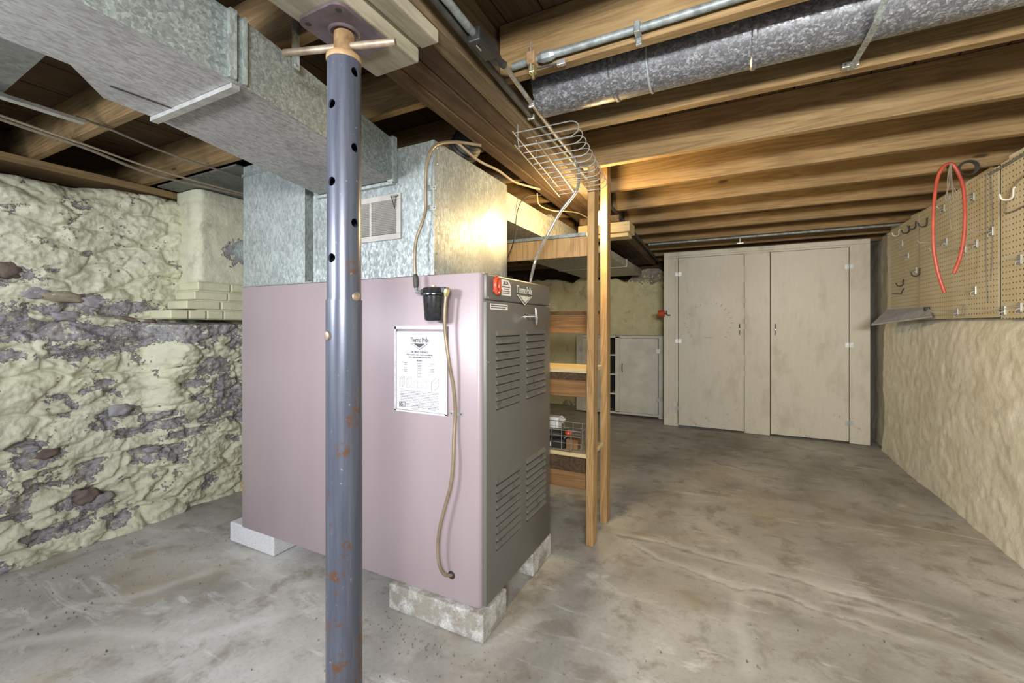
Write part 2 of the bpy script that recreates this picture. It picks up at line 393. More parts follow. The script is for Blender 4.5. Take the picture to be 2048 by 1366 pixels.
# pegboard with its grid of small holes (flat print scale: holes are 2-4 px)
t = NT('pegboard'); s = t.sep(t.tc.outputs['Object'])
def cell(x): return t.math('ABSOLUTE', t.math('SUBTRACT', t.math('FRACT', t.math('MULTIPLY', x, 1/.031)), .5))
dy, dz = cell(s[1]), cell(s[2])
rad = t.math('SQRT', t.math('ADD', t.math('MULTIPLY', dy, dy), t.math('MULTIPLY', dz, dz)))
hole = t.ramp(rad, [(.115, 1.0), (.15, 0.0)])
n = t.noise(t.map((1,1,1)), 3.5, 5, .6)
pc = t.mix(t.ramp(n, [(.35, 0.0), (.65, 1.0)]), (.60,.52,.32), (.66,.60,.42))
M['peg'] = t.out(t.mix(hole, pc, (.07,.05,.03)), .6, 0, t.bump(t.math('MULTIPLY', hole, -1.0), .5, .003))
M['hook_s'] = plain('steel_hook', (.50,.50,.46), .35, .7)
M['hook_b'] = plain('black_hook', (.03,.03,.03), .5)
M['hook_w'] = plain('white_hook', (.75,.73,.66), .4)
M['hose'] = plain('red_rubber_hose', (.50,.085,.05), .38, 0, .12)
M['film'] = plain('grey_flyer', (.40,.40,.42), .5)
M['stone_tan'] = wallmat('tan_stone', (.30,.26,.18), (.34,.30,.22), (.3,.28,.25), False, .6, .5)
M['stone_brown'] = wallmat('brown_stone', (.15,.11,.09), (.20,.16,.13), (.3,.28,.25), False, .6, .6)
M['stone_grey'] = wallmat('grey_stone', (.27,.26,.27), (.35,.34,.35), (.3,.28,.25), False, .7, .6)
M['grime_or_void'] = plain('black_void', (.02,.018,.015), .9)  # near-black colour standing in for unlit depth, not dirt
t = NT('plastic_sleeve'); t.b.inputs['Transmission Weight'].default_value = 1.0; t.b.inputs['IOR'].default_value = 1.05; t.b.inputs['Alpha'].default_value = .35
M['sleeve'] = t.out((.85,.85,.88), .15)
t = NT('lamp_glow'); t.b.inputs['Emission Color'].default_value = (1, .69, .31, 1); t.b.inputs['Emission Strength'].default_value = 1200
M['bulb'] = t.out((1,.85,.6), .4)

# ------------------------------------------------------------------ floor
def seg_dist(X, Y, pl):
    d = np.full(X.shape, 9.)
    for (x0,y0),(x1,y1) in zip(pl[:-1], pl[1:]):
        vx, vy = x1-x0, y1-y0; L2 = vx*vx+vy*vy
        tt = np.clip(((X-x0)*vx+(Y-y0)*vy)/L2, 0, 1); d = np.minimum(d, np.hypot(X-x0-tt*vx, Y-y0-tt*vy))
    return d
xs = np.linspace(-3.75, 1.75, 276); ys = np.linspace(-1.6, 6.9, 426)
X, Y = np.meshgrid(xs, ys, indexing='ij')
CR = [[(-.55,2.58),(-.361,2.606),(-.146,2.551),(.046,2.539),(.18,2.531),(.303,2.498),(.454,2.466),(.597,2.459),(.737,2.42),(.871,2.328),(.964,2.264),(1.1,2.2)],
      [(-.598,2.573),(-.36,2.415),(-.207,2.385),(-.044,2.323),(.031,2.294),(.166,2.341),(.315,2.297),(.516,2.257),(.606,2.239),(.755,2.24),(.916,2.15),(1.1,2.0)],
      [(.031,2.294),(.034,2.064),(.069,1.922),(.048,1.775)], [(-2.474,1.432),(-2.25,1.42),(-2.019,1.393)],
      [(-2.60,.55),(-2.62,.816),(-2.442,1.043),(-2.368,1.266)], [(-2.545,.599),(-2.333,.793),(-1.892,.975),(-1.731,1.206)]]
cr = np.full(X.shape, 9.)
wx, wy = X+.035*fbm(X*6, Y*6, 4, 3), Y+.035*fbm(X*6, Y*6, 4, 9)
for i, c in enumerate(CR): cr = np.minimum(cr, seg_dist(wx, wy, c) + (0 if i < 2 else .014))
Z = .010*fbm(X*1.3, Y*1.3, 4, 5) - .004*np.exp(-(cr/.012)**2) - .004
P = np.stack([X, Y, Z], -1)
struct(grid_mesh('floor', P, M['floor'], {'crack': np.minimum(cr, 1)}))

# ------------------------------------------------------------------ left rubble wall
ys = np.unique(np.concatenate([np.arange(-1.2, .45, .03), np.arange(.45, 2.25, .0062), np.arange(2.25, 6.6, .04)]))
zs = np.concatenate([np.arange(-.03, 2.125, .0068)])
Y, Zz = np.meshgrid(ys, zs, indexing='ij')
f1, f2, hh = voro(Y*3.1 + .35*fbm(Y*3, Zz*3, 3, 1), Zz*6.2 + .35*fbm(Y*3, Zz*3, 3, 2), 4)
lumps = .022*hh*sstep(.0, .32, f2-f1) - .016*(1-sstep(0, .10, f2-f1))
big = .028*fbm(Y*1.6, Zz*2.2, 3, 21); mid = .014*fbm(Y*7, Zz*10, 4, 31, .6); fine = .0095*fbm(Y*30, Zz*36, 4, 41, .6)
ridge = -.012*np.abs(fbm(Y*8, Zz*14, 4, 51))
def terrace(f, k, a):
    q = f*k; fl = np.floor(q); return a*(fl + sstep(.40, .60, q-fl))/k
wY = Y+.05*fbm(Y*6, Zz*6, 3, 101); wZ = Zz+.03*fbm(Y*6, Zz*6, 3, 103)
ridge = ridge + terrace(fbm(wY*3.2, wZ*5.5, 4, 105, .6), 9, .045) + terrace(fbm(wY*9, wZ*14, 3, 107, .6), 7, .016)
# exposed mortar patches: (y, z, ry, rz, amount)
PE = [(.95,1.39,.10,.035,1),(.80,1.57,.10,.05,.9),(1.08,1.42,.12,.055,1),(1.28,1.38,.11,.05,.95),(.95,1.27,.24,.05,1),(1.2,1.25,.26,.05,1),(1.45,1.25,.22,.045,1),
      (.78,1.13,.06,.03,1),(.85,1.25,.12,.05,.9),(1.30,1.18,.20,.035,.9),(1.55,1.19,.16,.04,1),(1.75,1.24,.14,.05,1),(.77,1.33,.08,.04,.9),
      (1.72,.98,.10,.06,1),(1.8,.82,.10,.10,.85),(1.62,.88,.07,.03,.9),(1.25,.74,.10,.045,1),(1.18,.68,.06,.04,.9),(1.45,.68,.10,.03,1),(1.5,.62,.16,.03,1),(1.35,.60,.10,.03,.9),
      (.92,.56,.10,.045,1),(.86,.64,.06,.035,.9),(1.08,.27,.10,.06,1),(1.15,.22,.07,.05,1),(1.40,.46,.12,.03,.9),(1.62,.53,.12,.03,.9),(1.75,.62,.09,.05,.9),(1.3,.33,.06,.03,.8),
      (1.9,.72,.15,.08,.9),(1.2,.93,.05,.02,.8),(1.0,.90,.05,.025,.8),(.98,1.62,.05,.03,.7),(1.1,1.72,.05,.025,.6),(.80,.28,.10,.015,.8),(1.55,.40,.10,.015,.8),(1.3,.12,.3,.012,.7)]
wy = Y+.03*fbm(Y*9, Zz*9, 3, 61); wz = Zz+.02*fbm(Y*9, Zz*9, 3, 71)
peel = np.zeros(Y.shape)
for (a, b, ra, rb, am) in PE:
    d = ((wy-a)/(ra*1.25))**2+((wz-b)/(rb*1.25))**2; peel = np.maximum(peel, am*np.exp(-d*.75)*.85)
peel = np.maximum(peel, .30+.42*sstep(.05, .5, fbm(wy*4, wz*7, 4, 201, .6))*sstep(1.5, 1.3, Zz))
far = sstep(2.3, 2.6, Y)*.35*(fbm(Y*2, Zz*3, 3, 81)+.3); peel = np.maximum(peel, far)
Xx = -3.30 + .21*sstep(1.36, 1.52, Y+.02*fbm(Y*8,Zz*8,2,77))*sstep(1.295, 1.270, Zz)*sstep(.45, 1.2, Zz) + lumps + big + mid + fine + ridge - .020*sstep(.35, .6, peel) + .05*(1-Zz/2.1)*.4
top = 2.03 + .055*sstep(.7, 1.8, Y) + .03*fbm(Y*4, Y*0+3, 3, 91)
Zt = Zz/2.12*top
# round the head of the wall back over its thickness
u = np.clip((Zt-(top-.06))/.06, 0, 1); Xx = Xx - .05*u*u
P = np.stack([Xx, Y, Zt], -1)
back = P[:, -1:, :].copy(); back[..., 0] = -3.72; back[..., 2] += .01
P = np.concatenate([P, back], 1); peel = np.concatenate([peel, peel[:, -1:]], 1)
wl = struct(grid_mesh('wall_left', P, M['wall_y'], {'peel': peel}, flip=False))
def stone(y, z, ry, rz, mat, parent, x=-3.285, d=.05, seed=0, rot=0):
    rs = random.Random(seed); bm = bmesh.new(); bmesh.ops.create_icosphere(bm, subdivisions=3, radius=1)
    from mathutils import noise as mn
    for v_ in bm.verts:
        p = v_.co.copy(); q = Vector((max(-1, min(1, p.x*1.3)), max(-.97, min(.97, p.y*1.12)), max(-.93, min(.93, p.z*1.1))))
        q *= 1 + .42*mn.noise(p*1.9 + Vector((seed*3.1, 0, 0))) + .22*mn.noise(p*5 + Vector((seed, 4, 0)))
        cy, cz = q.y*ry, q.z*rz; co, si = math.cos(rot), math.sin(rot)
        v_.co = Vector((x + q.x*d, y + cy*co - cz*si, z + cy*si + cz*co))
    me = bpy.data.meshes.new('stone'); bm.to_mesh(me); bm.free(); me.shade_smooth(); me.materials.append(mat)
    return link('stone', me, parent)
ST = [(1.00,1.405,.085,.030,'stone_tan',.035),(.80,1.535,.05,.040,'stone_brown',.03),(1.13,1.385,.05,.035,'stone_grey',.03),(1.30,1.285,.065,.016,'stone_brown',.04),
      (1.40,1.275,.04,.014,'stone_brown',.04),(.93,.555,.05,.030,'stone_brown',.03),(.88,.60,.035,.022,'stone_grey',.03),(1.25,.735,.055,.034,'stone_grey',.03),(1.49,.665,.055,.022,'stone_grey',.03),
      (1.10,.27,.05,.040,'stone_brown',.03),(1.17,.23,.05,.030,'stone_grey',.02),(1.72,.97,.05,.035,'stone_grey',.03),(1.60,.89,.04,.02,'stone_grey',.03),(1.82,.84,.05,.04,'stone_grey',.03),
      (1.42,.455,.05,.02,'stone_grey',.03),(1.78,.68,.05,.03,'stone_grey',.03),(1.02,1.30,.06,.028,'stone_grey',.03),(.90,1.42,.05,.03,'stone_grey',.03)]
for i, (y, z, ry, rz, m, d) in enumerate(ST): stone(y, z, ry, rz, M[m], wl, -3.312+.02*(1-z/2.1), d*.9, i, random.uniform(-.2, .2))
# low bulging plaster toe at the base is part of the wall mesh

# painted brick chimney breast with separate brick courses
ch = root('chimney_breast', 'yellow painted brick chimney breast with grey mortar patch at left wall', 'chimney', (-3.15, 2.0, 1.285))
ys = np.arange(1.57, 2.75, .012); zs = np.arange(1.535, 2.14, .012)
prof = [(-3.33, 1.575), (-3.25, 1.572), (-3.17, 1.57), (-3.10, 1.572), (-3.075, 1.59)]
Pts = []
for (x, y) in prof: Pts.append((x, y))
for y in np.arange(1.605, 2.75, .012): Pts.append((-3.07, y))
Pts = np.array(Pts); U, V = np.meshgrid(np.arange(len(Pts)), zs, indexing='ij')
PX = Pts[U, 0]; PY = Pts[U, 1]
nz = .006*fbm(PY*14+PX*14, V*14, 4, 5)
jn = np.abs(((V-1.535)/.066) % 1 - .5); nz = nz - .004*(1-sstep(.0, .12, .5-jn))
PX = PX + nz; PY = PY - np.where(U < 5, nz, 0)
pe = .95*np.exp(-(((PY-1.83)/.12)**2+((V-1.76)/.12)**2)*.9)
grid_mesh('plaster_face', np.stack([PX, PY, V], -1), M['wall_y'], {'peel': np.where(U >= 5, pe, 0)}, ch)
rows = [(1.288, 1.405), (1.351, 1.50), (1.413, 1.545), (1.475, 1.565)]
for r_, (z0, y0) in enumerate(rows):
    y = y0; k = 0
    while y < 2.6:
        L = .105 if (r_ == 0 and k < 3) else .21
        b = MB().box(-3.30, -3.068 + .004*random.random() + (.012 if r_ == 0 else 0), y+.003, y+L-.004, z0+.002, z0+.056)
        b.build('brick', M['brick_y'], ch, bevel=.006, segs=1); y += L; k += 1
MB().box(-3.30, -3.080, 1.575, 2.6, 1.285, 1.54).build('mortar', M['brick_y'], ch)
MB().box(-3.30, -3.080, 1.42, 1.6, 1.287, 1.342).build('mortar', M['brick_y'], ch)

# ------------------------------------------------------------------ right wall
ys = np.concatenate([np.arange(.5, 1.8, .04), np.arange(1.8, 6.6, .016)]); zs = np.arange(-.03, 2.2, .016)
Y, Zz = np.meshgrid(ys, zs, indexing='ij')
sw = np.abs(fbm(Y*7+1.6*fbm(Y*2, Zz*2, 3, 8), Zz*9+1.2*fbm(Y*2, Zz*2, 3, 9), 4, 12))
Xx = 1.365 + .022*fbm(Y*1.3, Zz*1.3, 3, 11) - .010*sw - .005*fbm(Y*16, Zz*18, 4, 14) + .03*sstep(1.15, 1.35, Zz) - .02*(1-sstep(0, .5, Zz)) + .03*(1-sstep(5.2, 5.7, Y))*0
Xx = Xx + .05*sstep(5.45, 5.7, Y)
struct(grid_mesh('wall_right', np.stack([Xx, Y, Zz], -1), M['wall_r'], flip=True))
# back wall: rubble head with an uneven top
xs = np.arange(-3.8, -.748, .014); zs = np.arange(-.03, 2.02, .014)
X, Zz = np.meshgrid(xs, zs, indexing='ij')
f1, f2, hh = voro(X*3, Zz*5, 14)
top = 1.93 + .07*fbm(X*5, X*0+1, 3, 6) + .10*sstep(-1.35, -1.2, X)
Zt = Zz/2.01*top
Yy = 6.42 - .04*fbm(X*1.6, Zz*2, 4, 3) - .03*hh*sstep(0, .3, f2-f1)*sstep(1.5, 1.9, Zz) - .012*fbm(X*9, Zz*9, 4, 6)
pe = .75*sstep(1.72, 1.98, Zt)*(X > -1.4) + .4*sstep(.25, .0, Zt)
P = np.stack([X, Yy, Zt], -1); bk = P[:, -1:, :].copy(); bk[..., 1] = 6.9
struct(grid_mesh('wall_back', np.concatenate([P, bk], 1), M['wall_b'], {'peel': np.concatenate([pe, pe[:, -1:]], 1)}, flip=False))

# ------------------------------------------------------------------ ceiling: subfloor boards, joists
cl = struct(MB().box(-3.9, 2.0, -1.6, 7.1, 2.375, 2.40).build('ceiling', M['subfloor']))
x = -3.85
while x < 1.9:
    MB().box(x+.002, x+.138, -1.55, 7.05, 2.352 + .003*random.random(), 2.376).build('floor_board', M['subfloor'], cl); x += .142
JY = [-.57, -.07, .41, .895, 1.395, 1.895, 2.395, 2.895, 3.40, 3.895, 4.39, 4.885, 5.38, 5.875, 6.37]
for j, y in enumerate(JY):
    dz = random.uniform(-.003, .003)
    MB().box(-.745-.035*(y-1.04)+.0, 1.95, y, y+.040, 2.15+dz, 2.352).build('joist', M['joist'], cl, bevel=.002, segs=1)
    MB().box(-3.85, -1.06-.035*(y-1.04), y, y+.040, 2.15-dz, 2.352).build('joist', M['joist'], cl, bevel=.002, segs=1)
# sill plank on top of the left wall and rim over the right wall
struct(MB().box(-3.62, -3.36, -1.2, 6.5, 2.105, 2.148).build('trim_1', M['sill']))
struct(MB().box(1.47, 1.75, -.5, 6.8, 2.15, 2.352).build('trim_2', M['beam']))

struct(MB().box(-3.80, -3.70, -1.6, 7.0, 1.9, 2.40).build('trim_3', M['subfloor']))
struct(MB().box(-3.9, 1.9, 6.85, 6.95, 1.8, 2.40).build('trim_4', M['subfloor']))
struct(MB().box(1.74, 1.80, -1.6, 7.0, 1.9, 2.40).build('trim_5', M['subfloor']))
# ------------------------------------------------------------------ built-up main beam
bm_ = root('support_beam', 'long built-up dark timber beam of four planks under the ceiling joists', 'beam', (-.91, 2.0, 2.12))
for i, (x0, x1, z0, m) in enumerate([(-1.065, -1.000, 2.118, 'beam'), (-.996, -.915, 2.122, 'beam'), (-.911, -.832, 2.126, 'beam'), (-.828, -.762, 2.12, 'beam_light')]):
    shear(MB().box(x0, x1, -1.4, 6.45, z0, 2.348), -.035, 1.04).build('plank', M[m], bm_, bevel=.003, segs=1)
    random.random()
pb = root('painted_timber_block', 'whitish painted timber spliced under the beam end above the post', 'timber', (-.83, .5, 2.1))
MB().box(-.828, -.765, -.2, 1.035, 2.080, 2.118).build('block', M['block_paint'], pb, bevel=.004)
bl = root('wooden_bearing_block', 'thick worn wood block clamped between steel post plate and beam', 'block', (-.89, .7, 2.02))
MB().box(-1.00, -.830, .30, 1.031, 2.085, 2.116).build('upper_board', M['block_paint'], bl, bevel=.004)
MB().box(-1.008, -.837, .34, 1.034, 2.041, 2.084).build('lower_board', M['block_paint'], bl, bevel=.005)
fb = root('splice_block', 'bright wood cleat under the beam lit by the bulb behind the studs', 'block', (-.93, 3.45, 2.0))
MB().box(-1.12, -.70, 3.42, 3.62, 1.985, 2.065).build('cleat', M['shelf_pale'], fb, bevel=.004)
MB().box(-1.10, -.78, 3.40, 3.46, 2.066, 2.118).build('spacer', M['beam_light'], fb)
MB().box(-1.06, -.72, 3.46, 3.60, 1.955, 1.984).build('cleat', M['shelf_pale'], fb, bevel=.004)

# ------------------------------------------------------------------ adjustable jack post
px, py = -.922, .827
jp = root('adjustable_jack_post', 'blue-grey steel jack post with rusty screw top, standing before the furnace', 'post', (px, py, 0))
n_ = Vector((.744, -.667, 0)); r_ = Vector((.667, .744, 0))
def tube_solid(z0, z1, ro, ri, seg=64):
    m = MB(); m.lathe((px, py, 0), [(ri, z0), (ro, z0), (ro, z1), (ri, z1)], seg)
    m.f = m.f[:-2]; m.m = m.m[:-2]; o = 0; L = 3*seg
    for k in range(seg):
        k2 = (k+1) % seg; m.f.append([L+k, L+k2, k2, k]); m.m.append(0)
    return m
up = tube_solid(1.24, 1.956, .0432, .039).build('upper_tube', M['post'], jp)
cut = MB()
HZ = [(1.915, 'R'), (1.823, 'L'), (1.716, 'R'), (1.622, 'L'), (1.518, 'R'), (1.424, 'L')]
for z, s in HZ:
    d = n_*math.cos(R(39)) + r_*math.sin(R(39)) if s == 'R' else n_*math.cos(R(46)) - r_*math.sin(R(46))
    c0 = Vector((px, py, z)); cut.cyl(c0 - d*.08, c0 + d*.08, .0118, 24)
cme = bpy.data.meshes.new('cut'); cme.from_pydata(cut.v, [], cut.f); co = bpy.data.objects.new('cut', cme); C.objects.link(co)
md = up.modifiers.new('b', 'BOOLEAN'); md.object = co; md.solver = 'EXACT'; md.operation = 'DIFFERENCE'; md.use_self = True
dg = bpy.context.evaluated_depsgraph_get(); dg.update()
nm = bpy.data.meshes.new_from_object(up.evaluated_get(dg)); up.modifiers.clear(); up.data = nm
nm.shade_smooth(); nm.set_sharp_from_angle(angle=R(35))
C.objects.unlink(co); bpy.data.objects.remove(co)
lt = tube_solid(.006, 1.316, .0462, .0436).build('lower_tube', M['post'], jp, smooth=True)
MB().box(px-.09, px+.09, py-.09, py+.09, 0.0, .007).build('base_plate', M['plate'], jp, bevel=.002)
MB().lathe((px, py, 0), [(.0445, 1.950), (.0455, 1.953), (.0455, 1.962), (.043, 1.966), (.0, 1.967)], 40).build('collar', M['rust'], jp, smooth=True)
prof = []
z = 1.962
while z < 2.024: prof += [(.0238, z), (.0262, z+.0012)]; z += .0024
prof += [(.0255, 2.024), (.0255, 2.028), (.022, 2.031)]
MB().lathe((px, py, 0), prof, 36).build('threaded_screw', M['rust'], jp, smooth=True, angle=80)
hd = Vector((.892*.985+.4515*.145, .4515*.985-.892*.145, .0)).normalized()
hc = Vector((px, py, 1.992)) + n_*.004
MB().tube([hc - hd*.176, hc - hd*.174, hc + hd*.142, hc + hd*.144], [.008,.0095,.0095,.008], 18).build('turning_bar', M['rod'], jp, smooth=True)
# top plate, pressed with a raised collar
bm = bmesh.new()
pl = MB().prism([(-1.001,.738,2.032), (-1.001,.925,2.032), (-.846,.925,2.032), (-.846,.738,2.032)], (0,0,.008))
o = pl.build('top_plate', M['plate'], jp)
bmm = bmesh.new(); bmm.from_mesh(o.data)
es = [e for e in bmm.edges if abs((e.verts[0].co-e.verts[1].co).z) > .005]
bmesh.ops.bevel(bmm, geom=es, offset=.028, segments=6, profile=.5, affect='EDGES'); bmm.to_mesh(o.data); bmm.free()
MB().lathe((px, py, 0), [(.042, 2.0325), (.038, 2.028), (.035, 2.027), (.030, 2.0315)], 36).build('pressed_collar', M['plate'], jp, smooth=True)
for (hx, hy) in ((-.978, .760), (-.868, .760), (-.868, .904)):
    MB().lathe((hx, hy, 0), [(.0075, 2.0314), (.0075, 2.0325)], 16).build('bolt_hole', M['slot'], jp)
for z, s in ((1.325, 'R'), (1.223, 'L')):
    d = n_*math.cos(R(40)) + r_*math.sin(R(40)) if s == 'R' else n_*math.cos(R(58)) - r_*math.sin(R(58))
    c0 = Vector((px, py, z)) + d*(.043 if s == 'R' else .045)
    MB().tube([c0, c0+d*.006, c0+d*.008], [.0115, .0115, .008], 18).build('pin', M['rod'], jp, smooth=True)

# ------------------------------------------------------------------ furnace
FX0, FX1, FY0, FY1, FZ0, FZ1 = -2.455, -.890, 1.480, 2.185, .112, 1.462
fu = root('oil_furnace', 'tall mauve and grey sheet metal oil furnace raised on concrete blocks', 'furnace', (-1.67, 1.83, FZ0))
b = MB().box(FX0, FX1, FY0, FY1, FZ0, FZ1).build('casing', M['mauve'], fu)
bmm = bmesh.new(); bmm.from_mesh(b.data)
es = [e for e in bmm.edges if abs(e.verts[0].co.x-FX1) < .001 and abs(e.verts[1].co.x-FX1) < .001 and abs((e.verts[0].co-e.verts[1].co).z) > .1]
bmesh.ops.bevel(bmm, geom=es, offset=.022, segments=6, profile=.5, affect='EDGES')
es = [e for e in bmm.edges if e.calc_face_angle(0) > R(60)]
bmesh.ops.bevel(bmm, geom=es, offset=.004, segments=2, profile=.5, affect='EDGES'); bmm.to_mesh(b.data); bmm.free()
b.data.shade_smooth(); b.data.set_sharp_from_angle(angle=R(25))
FXF = -.872
MB().box(FX1-.004, FXF, FY0+.018, FY1-.004, 1.352, FZ1-.002).build('top_panel', M['gray'], fu, bevel=.010, segs=3, smooth=True)
MB().box(FX1-.004, FXF, FY0+.016, FY1-.002, FZ0+.004, 1.346).build('door_panel', M['gray'], fu, bevel=.005, segs=2, smooth=True)
# louvres: four banks
def louver(y0, y1, z):
    m = MB(); x = FXF-.0004; h = .024
    m.prism([(x, y0, z+h), (x+.0085, y0, z+.004), (x+.0085, y0, z), (x, y0, z+.002)], (0, y1-y0, 0))
    m.mi = 1; m.box(x-.001, x+.0008, y0+.004, y1-.004, z-(.007 if z > .7 else .011), z+.001)
    return m.build('louver', [M['louver'], M['slot']], fu)
for k in range(10): louver(1.575, 1.805, 1.205-.034*k); louver(1.875, 2.105, 1.205-.034*k)
for k in range(9): louver(1.575, 1.805, .585-.034*k); louver(1.875, 2.105, .585-.034*k)
# chrome T handle
hy, hz = 1.865, 1.290
MB().lathe((FXF, hy, hz), [(.017,-.002), (.017,.004), (.013,.007), (.0115,.028), (.009,.03), (.0085,.052)], 24, 'x').build('handle_shaft', M['chrome'], fu, smooth=True)
MB().tube([(FXF+.055, hy-.006, hz+.040), (FXF+.056, hy-.003, hz+.03), (FXF+.057, hy, hz), (FXF+.056, hy+.003, hz-.03), (FXF+.055, hy+.006, hz-.040)], [.004,.0065,.008,.0065,.004], 14).build('handle_grip', M['chrome'], fu, smooth=True)
for (yy, zz) in ((1.512, 1.362), (2.168, 1.362), (1.512, 1.10)):
    MB().lathe((FXF, yy, zz), [(.005,-.001), (.005,.0015), (.003,.0025)], 12, 'x').build('screw', M['steel'], fu)
# brand badge: lettering over a chevron
text('Thermo Pride', M['ink_b'], fu, (FXF+.0006, 1.853, 1.3985), FACE_X, .050, .60, offset=.0022, name='badge_lettering')
text('Thermo Pride', M['badge'], fu, (FXF+.0016, 1.853, 1.3985), FACE_X, .050, .60, offset=.0006, name='badge_lettering')
def tri(y0, y1, zt, zb, x, m, nm):
    MB().prism([(x, y0, zt), (x, y1, zt), (x, (y0+y1)/2, zb)], (.0006, 0, 0)).build(nm, M[m], fu)
tri(1.760, 1.946, 1.3935, 1.338, FXF+.0002, 'ink_b', 'badge_chevron'); tri(1.770, 1.940, 1.390, 1.343, FXF+.0009, 'badge', 'badge_chevron')
tri(1.786, 1.926, 1.3885, 1.350, FXF+.0016, 'ink_b', 'badge_chevron'); tri(1.797, 1.916, 1.386, 1.3555, FXF+.0023, 'badge', 'badge_chevron')
# service sticker and small notice
st = tag(MB().prism([(FXF, 1.622, 1.446), (FXF, 1.688, 1.446), (FXF, 1.712, 1.424), (FXF, 1.712, 1.378), (FXF, 1.622, 1.378)], (.0006, 0, 0)).build('service_sticker', M['label']), 'small white service sticker with black lettering on grey furnace top panel', 'sticker')
text('ALLA', M['ink_b'], st, (FXF+.0010, 1.662, 1.4245), FACE_X, .022, .95, offset=.0008)
def bars(par, rows, seed):        # print too small to read in the photograph
    g = MB(); rs = random.Random(seed)
    for (y0, y1, z, h_) in rows:
        y = y0
        while y < y1-.002:
            L_ = rs.uniform(.003, .011); g.box(FXF+.0006, FXF+.0010, y, min(y+L_, y1), z, z+h_); y += L_+.0018
    o = g.build('small_print', M['ink'], par); o['kind'] = 'stuff'
bars(st, [(1.630,1.704,1.4130,.0050), (1.642,1.694,1.4040,.0040), (1.636,1.700,1.3945,.0045), (1.636,1.700,1.3860,.0045)], 5)
nl = tag(MB().prism([(FXF, 1.528, 1.338), (FXF, 1.680, 1.338), (FXF, 1.680, 1.315), (FXF, 1.528, 1.315)], (.0006, 0, 0)).build('notice_label', M['label']), 'narrow horizontal warning label at top corner of the furnace door', 'label')
bars(nl, [(1.534,1.670,1.3285,.0055), (1.534,1.662,1.3195,.0055)], 6)
# red plastic clip hanging on the top panel
rc = root('red_plastic_clip', 'glossy red plastic oval hook stuck on the furnace top panel corner', 'hook', (FXF+.01, 1.560, 1.412))
pts = []
for k in range(26):
    a_ = R(-20 + 320*k/25); pts.append((FXF+.011+.006*math.sin(a_*.5), 1.560+.022*math.cos(a_), 1.413+(.032*math.sin(a_))))
pts.append((FXF+.016, 1.585, 1.398))
MB().tube(smooth_path(pts, 2), .0085, 12).build('ring', M['red'], rc, smooth=True)
MB().box(FXF, FXF+.006, 1.548, 1.572, 1.386, 1.440).build('backing', M['red'], rc, bevel=.003)
# scuffs and rust on the side are small real marks
for (x_, z_, w_, h_) in ((-2.448, .30, .012, .07),): MB().box(x_-.004, x_+w_, FY0-.0006, FY0+.001, z_, z_+h_).build('rust_patch', M['rust'], fu)
MB().lathe((-1.030, FY0-.0005, .214), [(.017, 0), (.017, .002)], 20, 'y').build('hose_hole', M['slot'], fu)

# concrete blocks
def cblock(x0, x1, y0, y1, h, m, label):
    g = MB(); nx = max(2, int((x1-x0)/.03)); 
    o = g.box(x0, x1, y0, y1, 0.0, h).build('concrete_block', M[m], None, bevel=.006, segs=2)
    return tag(o, label, 'block', 'concrete blocks under the furnace')
cblock(-1.345, -.862, 1.452, 1.655, .110, 'cblock2', 'dirty concrete block under the near front corner of the furnace')
cblock(-2.590, -2.195, 1.492, 1.69, .110, 'cblock1', 'pale clean concrete block under the far left corner of the furnace')
cblock(-1.345, -.872, 1.955, 2.20, .110, 'cblock2', 'concrete block under the rear corner of furnace nearest the wood studs')
cblock(-2.590, -2.195, 1.98, 2.18, .110, 'cblock1', 'concrete block under hidden rear left corner of the furnace')

# instruction pouch
po = root('instruction_pouch', 'clear plastic pouch with white furnace manual sheet on mauve furnace side', 'document', (-1.18, 1.476, .884))
MB().box(-1.330, -1.048, 1.4745, 1.4795, .872, 1.244).build('sleeve', M['sleeve'], po, bevel=.001)
for (a0, a1, b0, b1) in ((-1.331,-1.322,.872,1.244), (-1.056,-1.047,.872,1.244), (-1.33,-1.048,1.232,1.246), (-1.33,-1.048,.870,.878)):
    MB().box(a0, a1, 1.4725, 1.4735, b0, b1).build('sleeve_seam', plain('seam', (.62,.62,.64), .2, 0, .1, 60) if 'seam' not in M else M['seam'], po)
MB().box(-1.318, -1.058, 1.4725, 1.474, .880, 1.222).build('paper', M['paper'], po)
TY = 1.4720; cx = -1.190
text('Thermo Pride', M['ink'], po, (cx, TY, 1.176), FACE_Y, .030, .58, offset=.0006)
MB().prism([(cx-.045, TY, 1.170), (cx+.045, TY, 1.170), (cx, TY, 1.143)], (0, -.0004, 0)).build('chevron', M['ink'], po)
MB().prism([(cx-.038, TY-.0006, 1.1685), (cx+.038, TY-.0006, 1.1685), (cx, TY-.0006, 1.146)], (0, -.0004, 0)).build('chevron', M['paper'], po)
MB().prism([(cx-.029, TY-.0012, 1.1685), (cx+.029, TY-.0012, 1.1685), (cx, TY-.0012, 1.1515)], (0, -.0004, 0)).build('chevron', M['ink'], po)
text('OIL FIRED FURNACE', M['ink'], po, (cx, TY, 1.130), FACE_Y, .0115, .92, offset=.0003)
text('INSTALLATION AND OPERATION MANUAL', M['ink'], po, (cx, TY, 1.1185), FACE_Y, .0085, .85, offset=.0002)
text('WITH USER INFORMATION SECTION', M['ink'], po, (cx, TY, 1.108), FACE_Y, .0085, .85, offset=.0002)
text('MODELS', M['ink'], po, (cx, TY, 1.094), FACE_Y, .0085, .9, offset=.0003)
g = MB(); rs = random.Random(4)
for k in range(9): g.box(cx-.013, cx+.010, TY-.0003, TY, 1.083-.0072*k, 1.0865-.0072*k)
for k in (0,1,3,4,5): g.box(cx-.085, cx-.068, TY-.0003, TY, 1.083-.0072*k, 1.0865-.0072*k); g.box(cx+.058, cx+.078, TY-.0003, TY, 1.083-.0072*k, 1.0865-.0072*k)
